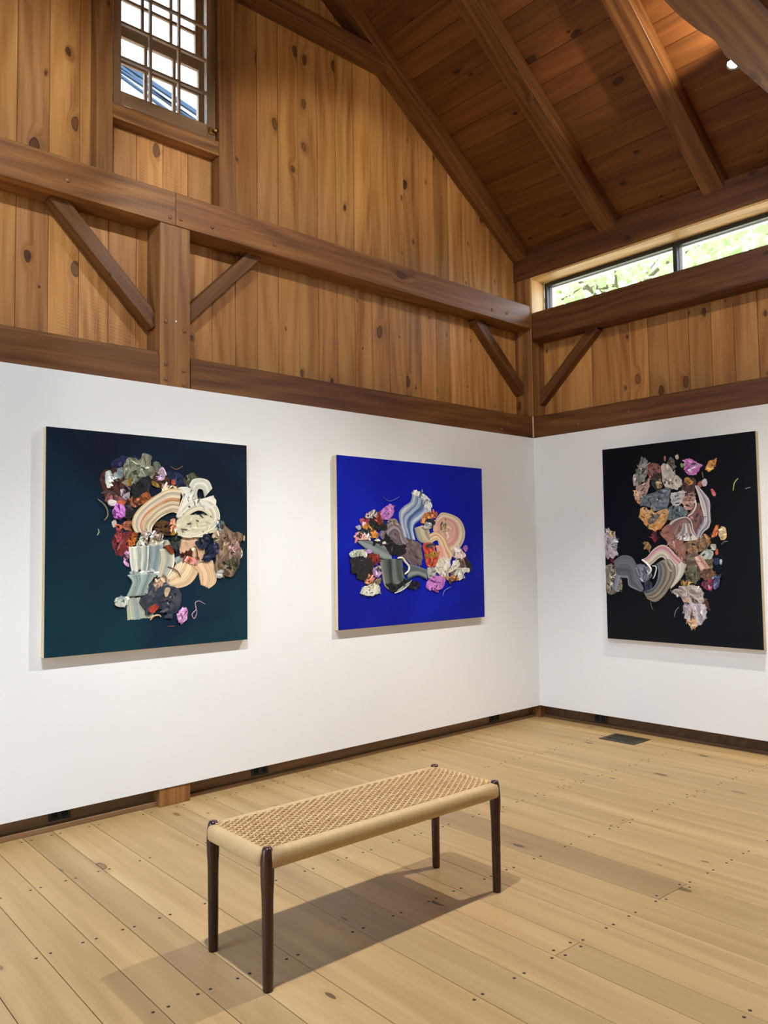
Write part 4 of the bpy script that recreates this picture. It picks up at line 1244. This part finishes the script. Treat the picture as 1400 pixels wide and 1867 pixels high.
def dab_mesh(pts, hexes, z, seed):
    """thick dab of paint with a ragged outline; the colours are dragged together along one direction"""
    rs = random.Random(seed)
    cols = [srgb(h) for h in hexes.split()]
    pts = [(p[0] / 1000.0, p[1] / 1000.0) for p in pts]
    n = 36
    out = catmull(pts, n, True)
    cx = sum(p[0] for p in out) / n
    cy = sum(p[1] for p in out) / n
    size = max(math.hypot(p[0] - cx, p[1] - cy) for p in out)
    ang = rs.uniform(0, math.pi)
    ca, sa = math.cos(ang), math.sin(ang)
    bm = bmesh.new()
    vc = []
    rings = []
    for r in (1.0, 0.99, 0.82, 0.64, 0.46, 0.28, 0.12):
        ring = []
        for k, p in enumerate(out):
            j = 1.0 + (0.16 * noise.noise((p[0] * 60 + seed, p[1] * 60, 3.1)) + 0.10 * noise.noise((p[0] * 170, p[1] * 170 + seed, 1.3))) * (1 if r > 0.9 else 0.4)
            x, y = cx + (p[0] - cx) * r * j, cy + (p[1] - cy) * r * j
            u, v = x * ca + y * sa, -x * sa + y * ca
            nn = 0.5 + 1.0 * noise.noise((u * 14 + seed, v * 60, 0.7 * seed)) + 0.5 * noise.noise((u * 50, v * 150, seed))
            h = 0.0 if r == 1.0 else min(0.0009, 0.0003 + size * 0.012) * max(0.0, min(1.0, nn))
            ring.append(bm.verts.new((x, y, (z * 0.2 if r == 1.0 else z + max(0.0, h)))))
            vc.append(ramp(cols, nn))
        rings.append(ring)
    c = bm.verts.new((cx, cy, z + 0.0004))
    vc.append(ramp(cols, 0.5))
    for a, b in zip(rings, rings[1:]):
        for k in range(n):
            bm.faces.new((a[k], a[(k + 1) % n], b[(k + 1) % n], b[k]))
    for k in range(n):
        bm.faces.new((rings[-1][k], rings[-1][(k + 1) % n], c))
    for k in range(n):
        e = bm.edges.get((rings[1][k], rings[1][(k + 1) % n]))
        e.smooth = False
    if size > 0.035:
        for q in range(int(6 + size * 110)):
            a = rs.uniform(0, 6.283)
            p = out[int(a / 6.2832 * n) % n]
            rr = rs.uniform(0.1, 1.04)
            fx, fy = cx + (p[0] - cx) * rr, cy + (p[1] - cy) * rr
            ln, wd = rs.uniform(0.006, 0.024), rs.uniform(0.002, 0.008)
            da = ang + rs.gauss(0, 0.7)
            base = srgb(rs.choice(hexes.split()))
            f = rs.choice((0.12, 0.3, 0.55, 0.8, 1.3, 1.9))
            cc = [min(1.0, b * f + (0.04 if f > 1.4 else 0.0)) for b in base[:3]] + [1.0]
            ring = []
            for k in range(9):
                t = 2 * math.pi * k / 9
                w1 = 1 + 0.35 * rs.uniform(-1, 1)
                lx, ly = math.cos(t) * ln * w1, math.sin(t) * wd * w1
                ring.append(bm.verts.new((fx + lx * math.cos(da) - ly * math.sin(da), fy + lx * math.sin(da) + ly * math.cos(da), z + 0.0009)))
                vc.append(cc)
            m = bm.verts.new((fx, fy, z + 0.0016))
            vc.append(cc)
            for k in range(9):
                bm.faces.new((ring[k], ring[(k + 1) % 9], m))
    bm.verts.index_update()
    return finish(bm, vc, 'dab')


def ribbon_mesh(L, R, hexes, z, seed):
    """broad brush stroke: bristle streaks run along it, its rim is raised"""
    rs = random.Random(seed)
    cols = [srgb(h) for h in hexes.split()]
    m = 8 * (len(L) - 1)
    A = catmull([(p[0] / 1000, p[1] / 1000) for p in L], m, False)
    B = catmull([(p[0] / 1000, p[1] / 1000) for p in R], m, False)
    nw = 56
    jit = [rs.uniform(-0.26, 0.26) for _ in range(nw + 1)]
    lift = [rs.uniform(-0.0002, 0.0003) for _ in range(nw + 1)]
    bm = bmesh.new()
    vc = []
    rows = []
    for i in range(m + 1):
        row = []
        endr = min(i, m - i)
        for k in range(-1, nw + 2):
            kk = max(0, min(nw, k))
            t = kk / nw
            wob = 0.006 * noise.noise((t * 9 + seed, i * 0.3, 1.7)) if endr == 0 else 0.0
            x = A[i][0] * (1 - t) + B[i][0] * t
            y = A[i][1] * (1 - t) + B[i][1] * t
            side = k < 0 or k > nw
            rim = 0.0008 * (math.exp(-(kk / 2.2) ** 2) + math.exp(-((nw - kk) / 2.2) ** 2))
            zz = z * 0.2 if (side or endr == 0) else z + 0.0003 + rim + lift[kk]
            row.append(bm.verts.new((x + wob, y + wob, zz)))
            s = noise.noise((kk * 0.9 + seed * 3.3, i * 0.09, 2.2))
            c = ramp(cols, t + 0.09 * s + 0.05 * noise.noise((t * 3 + seed, i * 0.06, 7.7)))
            f = 1.0 + jit[kk] + 0.22 * s
            vc.append([max(0.0, min(1.0, c[q] * f)) for q in range(3)] + [1.0])
        rows.append(row)
    for a, b in zip(rows, rows[1:]):
        for k in range(len(a) - 1):
            bm.faces.new((a[k], a[k + 1], b[k + 1], b[k]))
        for k in (1, len(a) - 2):
            bm.edges.get((a[k], b[k])).smooth = False
    bm.verts.index_update()
    return finish(bm, vc, 'stroke')


def line_mesh(pts, hx, w, z):
    c = srgb(hx)
    P = catmull([(p[0] / 1000, p[1] / 1000) for p in pts], 8 * (len(pts) - 1), False)
    bm = bmesh.new()
    tube([(p[0], p[1], z * 0.6 + w / 4000) for p in P], [w / 2000 * (0.6 + 0.4 * math.sin(math.pi * (i + 1) / (len(P) + 1))) for i in range(len(P))], 6, 1.0, True, bm)
    bm.verts.index_update()
    return finish(bm, [c] * len(bm.verts), 'line')


def painting(name, M, W, H, strokes, ground, label, seed0):
    """M: origin at the lower left corner on the wall, local X right, Y up, Z out of the wall"""
    D = 0.044
    root = empty(name, (0, 0, 0))
    place(root, M @ Matrix.Translation((W / 2, 0, 0)))
    tag(root, label, 'painting', 'abstract paintings hung on the white walls')
    C = M @ Matrix.Translation((W / 2, H / 2, 0))
    e = 0.018
    for (x0, x1, y0, y1, ax) in ((-W / 2, -W / 2 + e, -H / 2, H / 2, 'v'), (W / 2 - e, W / 2, -H / 2, H / 2, 'v'), (-W / 2 + e, W / 2 - e, -H / 2, -H / 2 + e, 'h'), (-W / 2 + e, W / 2 - e, H / 2 - e, H / 2, 'h')):
        Mm = C @ Matrix.Translation(((x0 + x1) / 2, (y0 + y1) / 2, D / 2 - 0.001))
        if ax == 'v':
            obj('edge_strip', cuboid(y1 - y0, x1 - x0, D - 0.004, 0.001), M_edge, Mm @ Matrix.Rotation(math.pi / 2, 4, 'Z'), root)
        else:
            obj('edge_strip', cuboid(x1 - x0, y1 - y0, D - 0.004, 0.001), M_edge, Mm, root)
    obj('painted_panel', cuboid(W, H, 0.004, 0.0006), ground, C @ Matrix.Translation((0, 0, D - 0.0015)), root)
    base = M @ Matrix.Translation((0, 0, D + 0.0004))
    done = []
    rs = random.Random(seed0)
    rich = []
    for s in strokes:
        rich.append(s)
        if s[0] != 'b':
            continue
        xs, ys = [p[0] for p in s[1]], [p[1] for p in s[1]]
        span = max(max(xs) - min(xs), max(ys) - min(ys))
        if span < 60:
            continue
        cols = s[2].split()
        for q in range(2 + int(span / 60)):                 # small loose touches over and around the bigger dabs
            px, py = rs.choice(s[1])
            mx, my = sum(xs) / len(xs), sum(ys) / len(ys)
            f = rs.uniform(0.25, 0.95)
            px, py = mx + (px - mx) * f, my + (py - my) * f
            a, ln, wd = rs.uniform(0, 3.14), rs.uniform(14, 34), rs.uniform(5, 13)
            out = []
            for j in range(7):
                tt = 6.2832 * j / 7
                r = rs.uniform(0.7, 1.25)
                lx, ly = math.cos(tt) * ln * r, math.sin(tt) * wd * r
                out.append((min(max(px + lx * math.cos(a) - ly * math.sin(a), 3), W * 1000 - 3), py + lx * math.sin(a) + ly * math.cos(a)))
            g = rs.choice((0.25, 0.55, 0.8, 1.2, 1.45))
            hx = rs.choice(cols)
            hx2 = ''.join('%02x' % max(0, min(255, int(int(hx[c:c + 2], 16) * g + (14 if g > 1.3 else 0)))) for c in (0, 2, 4))
            rich.append(('b', out, hx2 + ' ' + hx))
    strokes = rich
    for i, s in enumerate(strokes):
        pts = s[1] + (s[2] if s[0] == 'r' else [])
        bb = (min(p[0] for p in pts), max(p[0] for p in pts), min(p[1] for p in pts), max(p[1] for p in pts))
        z = 0.0004
        for o, top in done:
            if bb[0] < o[1] and bb[1] > o[0] and bb[2] < o[3] and bb[3] > o[2]:
                z = max(z, top)
        z = min(z, 0.012)
        done.append((bb, z + (0.0010 if s[0] == 'r' else 0.0006)))
        if s[0] == 'b':
            obj('paint_dab', dab_mesh(s[1], s[2], z, seed0 + i), M_paint, base, root)
        elif s[0] == 'r':
            obj('brush_stroke', ribbon_mesh(s[1], s[2], s[3], z, seed0 + i), M_paint, base, root)
        else:
            obj('paint_line', line_mesh(s[1], s[2], s[3], z + 0.001), M_paint, base, root)
    return root


G_A = ground_mat('teal_ground', ('0b0c20', '12343e', '0e2238', '143844'))
G_B = ground_mat('blue_ground', ('0412a0', '05128c', '0a1ea8', '06149a'))
G_C = ground_mat('black_ground', ('02030a', '050c10', '030816', '060912'))
MA = Matrix(((1, 0, 0, 0), (0, 0, -1, 0), (0, 1, 0, 0), (0, 0, 0, 1)))
MB = Matrix(((0, 0, -1, 0), (-1, 0, 0, 0), (0, 1, 0, 0), (0, 0, 0, 1)))
painting('painting', Matrix.Translation((-4.1435, 0, 0.899)) @ MA, 1.205, 1.188, PAINT_A, G_A, 'square dark teal abstract painting with broad cream brush strokes', 100)
painting('painting', Matrix.Translation((-2.2295, 0, 0.902)) @ MA, 1.4845, 1.181, PAINT_B, G_B, 'bright ultramarine blue abstract painting on the long white wall', 300)
painting('painting', Matrix.Translation((0, -0.706, 0.722)) @ MB, 1.205, 1.496, PAINT_C, G_C, 'tall near-black abstract painting on the right-hand white wall', 500)

# ================================================================ LAMPS ON THE TIE BEAM
def emit(name, col, s):
    k = NT(name)
    k.b.inputs['Base Color'].default_value = (0, 0, 0, 1)
    k.b.inputs['Emission Color'].default_value = col
    k.b.inputs['Emission Strength'].default_value = s
    return k.m


M_lens = emit('lamp_lens', (1.0, 0.93, 0.82, 1), 60.0)
can_me = lathe([(0.0, -0.13), (0.030, -0.13), (0.036, -0.12), (0.036, -0.02), (0.041, 0.0), (0.037, 0.0), (0.033, -0.015), (0.0, -0.016)], 20)
lens_me = lathe([(0.032, -0.0145), (0.030, -0.008), (0.0, -0.004)], 20)


def lamp(p, aim, power, label, half=78, col=(1.0, 0.94, 0.84), blend=0.12):
    p = Vector(p)
    d = (Vector(aim) - p).normalized()
    q = d.to_track_quat('Z', 'Y').to_matrix().to_4x4()
    root = empty('spot_lamp', p)
    tag(root, label, 'lamp', 'spot lamps along the tie beam')
    M = Matrix.Translation(p) @ q
    obj('lamp_can', can_me, M_black, M, root)
    obj('lamp_lens', lens_me, M_lens, M, root)
    back = p - d * 0.07
    obj('bracket', tube([tuple(back), (back.x, -2.36, back.z + 0.04), (back.x, -2.396, back.z + 0.04)], 0.008, 8), M_black, None, root)
    ld = bpy.data.lights.new('lamp_light', 'SPOT')
    ld.energy = power
    ld.color = col
    ld.spot_size = math.radians(2 * half)
    ld.spot_blend = blend
    ld.shadow_soft_size = 0.018
    lo = bpy.data.objects.new('lamp_light', ld)
    COL.objects.link(lo)
    place(lo, Matrix.Translation(p + d * 0.012) @ (-d).to_track_quat('Z', 'Y').to_matrix().to_4x4(), root)
    return root


la = lamp((-1.07, -2.300, 4.205), (-2.6, -2.4, 0.0), LAMP_POWER, 'small glowing spot lamp behind the overhead tie beam', 54, (1.0, 0.95, 0.86), 0.6)
lamp((-4.40, -2.300, 4.205), (-3.2, -2.5, 0.0), LAMP_POWER * 0.88, 'spot lamp near the left end of the tie beam, turned to the floor', 50, (0.93, 0.96, 1.0), 0.5)
lamp((-2.80, -2.300, 4.205), (-2.00, 0.0, 2.85), 118.0, 'spot lamp in the middle of the tie beam, turned to the long wall', 44, (0.99, 0.96, 0.90), 0.28)
lamp((-5.00, -2.300, 4.205), (-4.8, 0.0, 2.8), 235.0, 'added unseen fill lamp at the far left end of the tie beam, turned to the gable', 46, (0.86, 0.93, 1.0), 0.5)  # added cool fill, lifts the left end of the white wall and gable
lamp((-2.10, -2.300, 4.205), (0.0, -1.1, 2.3), 105.0, 'added unseen fill lamp right of the middle of the tie beam, turned to the clerestory wall', 42, (0.98, 0.97, 0.94), 0.5)  # added fill, brightens the white wall on the clerestory side
# added upward spot above the visible lamp, lights the nearby rafter and roof boards
ud = bpy.data.lights.new('added_uplight', 'SPOT')
ud.energy = 55.0
ud.color = (1.0, 0.88, 0.7)
ud.spot_size = math.radians(150)
ud.spot_blend = 0.3
ud.shadow_soft_size = 0.02
uo = bpy.data.objects.new('added_uplight', ud)
COL.objects.link(uo)
place(uo, Matrix.Translation((-1.0, -2.30, 4.36)) @ Vector((0.45, -0.45, -0.8)).to_track_quat('Z', 'Y').to_matrix().to_4x4(), la)

# ================================================================ OUTDOORS
k = NT('gravel')
tc = k.n('ShaderNodeTexCoord').outputs['Object']
k.l(k.mix(k.noise(tc, 0.8, 4), srgb('a89c84'), srgb('c4b89c')), k.b.inputs['Base Color'])
k.b.inputs['Roughness'].default_value = 0.9
ground = obj('ground', boxes_mesh('g', [(-40, 40, -40, 40, -0.5, -0.35)]), k.m)
struct(ground, 'pale gravel yard outside')


def leaf_mat():
    k = NT('leaf')
    tc = k.n('ShaderNodeTexCoord').outputs['Object']
    c = k.mix(k.noise(tc, 3.0, 2), srgb('86a860'), srgb('c4d494'))
    k.l(c, k.b.inputs['Base Color'])
    k.b.inputs['Roughness'].default_value = 0.5
    tl = k.n('ShaderNodeBsdfTranslucent')
    k.l(c, tl.inputs[0])
    ms = k.n('ShaderNodeMixShader')
    ms.inputs[0].default_value = 0.5
    k.l(k.b.outputs[0], ms.inputs[1])
    k.l(tl.outputs[0], ms.inputs[2])
    k.l(ms.outputs[0], k.out.inputs['Surface'])
    return k.m


M_leaf = leaf_mat()
M_bark = plain('bark', '6a5c4c', 0.9, var=0.2)


def tree(loc, centre, rad, nleaf, seed, label):
    rs = random.Random(seed)
    root = empty('tree', loc)
    tag(root, label, 'tree', 'trees beyond the clerestory')
    c = Vector(centre)
    obj('trunk', tube([tuple(loc), (loc[0] + 0.2, loc[1], 2.0), tuple(c + Vector((0, 0, -rad[2] * 0.3)))], [0.16, 0.13, 0.07], 8), M_bark, None, root)
    for i in range(7):
        a = rs.uniform(0, 6.28)
        e = c + Vector((math.cos(a) * rad[0] * 0.8, math.sin(a) * rad[1] * 0.8, rs.uniform(-0.3, 0.6) * rad[2]))
        s = c + Vector((0, 0, -rad[2] * rs.uniform(0.1, 0.5)))
        obj('branch', tube([tuple(s), tuple((s + e) / 2 + Vector((0, 0, 0.15))), tuple(e)], [0.05, 0.03, 0.012], 6), M_bark, None, root)
    vs, fs = [], []
    for i in range(nleaf):
        while True:
            p = Vector((rs.uniform(-1, 1), rs.uniform(-1, 1), rs.uniform(-1, 1)))
            if p.length < 1:
                break
        p = c + Vector((p.x * rad[0], p.y * rad[1], p.z * rad[2]))
        L, w = rs.uniform(0.10, 0.19), rs.uniform(0.05, 0.085)
        t = Vector((rs.uniform(-1, 1), rs.uniform(-1, 1), rs.uniform(-1, 0.3))).normalized()
        s = t.cross(Vector((rs.uniform(-1, 1), rs.uniform(-1, 1), rs.uniform(0, 1)))).normalized()
        nn = t.cross(s)
        b = len(vs)
        vs += [p, p + t * L * 0.45 + s * w + nn * 0.015, p + t * L, p + t * L * 0.45 - s * w + nn * 0.015, p + t * L * 0.5 - nn * 0.01]
        fs += [(b, b + 1, b + 4), (b + 1, b + 2, b + 4), (b + 2, b + 3, b + 4), (b + 3, b, b + 4)]
    me = bpy.data.meshes.new('foliage')
    me.from_pydata([tuple(v) for v in vs], [], fs)
    f = obj('foliage', me, M_leaf, None, root)
    f['kind'] = 'stuff'
    return root


tree((6.4, 3.0, -0.4), (6.2, 2.9, 6.1), (1.9, 1.9, 1.9), 2600, 21, 'leafy green tree seen through the left clerestory pane')
tree((5.4, -0.7, -0.4), (4.9, -0.8, 5.7), (1.9, 1.7, 1.8), 2600, 22, 'leafy green tree seen through the right clerestory pane')

nb = empty('neighbouring_roof', (0.0, 7.6, -0.35))
tag(nb, 'pale roof edge of a neighbouring building seen through the gable window', 'roof')
obj('gable_face', prism([(-6.0, -0.35), (6.0, -0.35), (6.0, 7.75), (-6.0, 11.0)], 0, 0.2), M_trimw, Matrix(((1, 0, 0, 0), (0, 0, 1, 7.5), (0, 1, 0, 0), (0, 0, 0, 1))), nb)
M_slate = plain('slate_blue', '17324a', 0.6)
for (xa, za, xb, zb, w) in ((-3.0, 9.95, 3.6, 7.82, 0.045), (-3.2, 9.89, 3.6, 8.20, 0.07), (-3.2, 9.75, 3.6, 8.06, 0.03), (-3.0, 9.80, 3.4, 7.74, 0.03)):
    L = math.hypot(xb - xa, zb - za)
    obj('rake_board', cuboid(L, 0.05, w), M_slate, basis((xa, 7.475, za), (xb, 7.475, zb), (0, 1, 0)), nb)
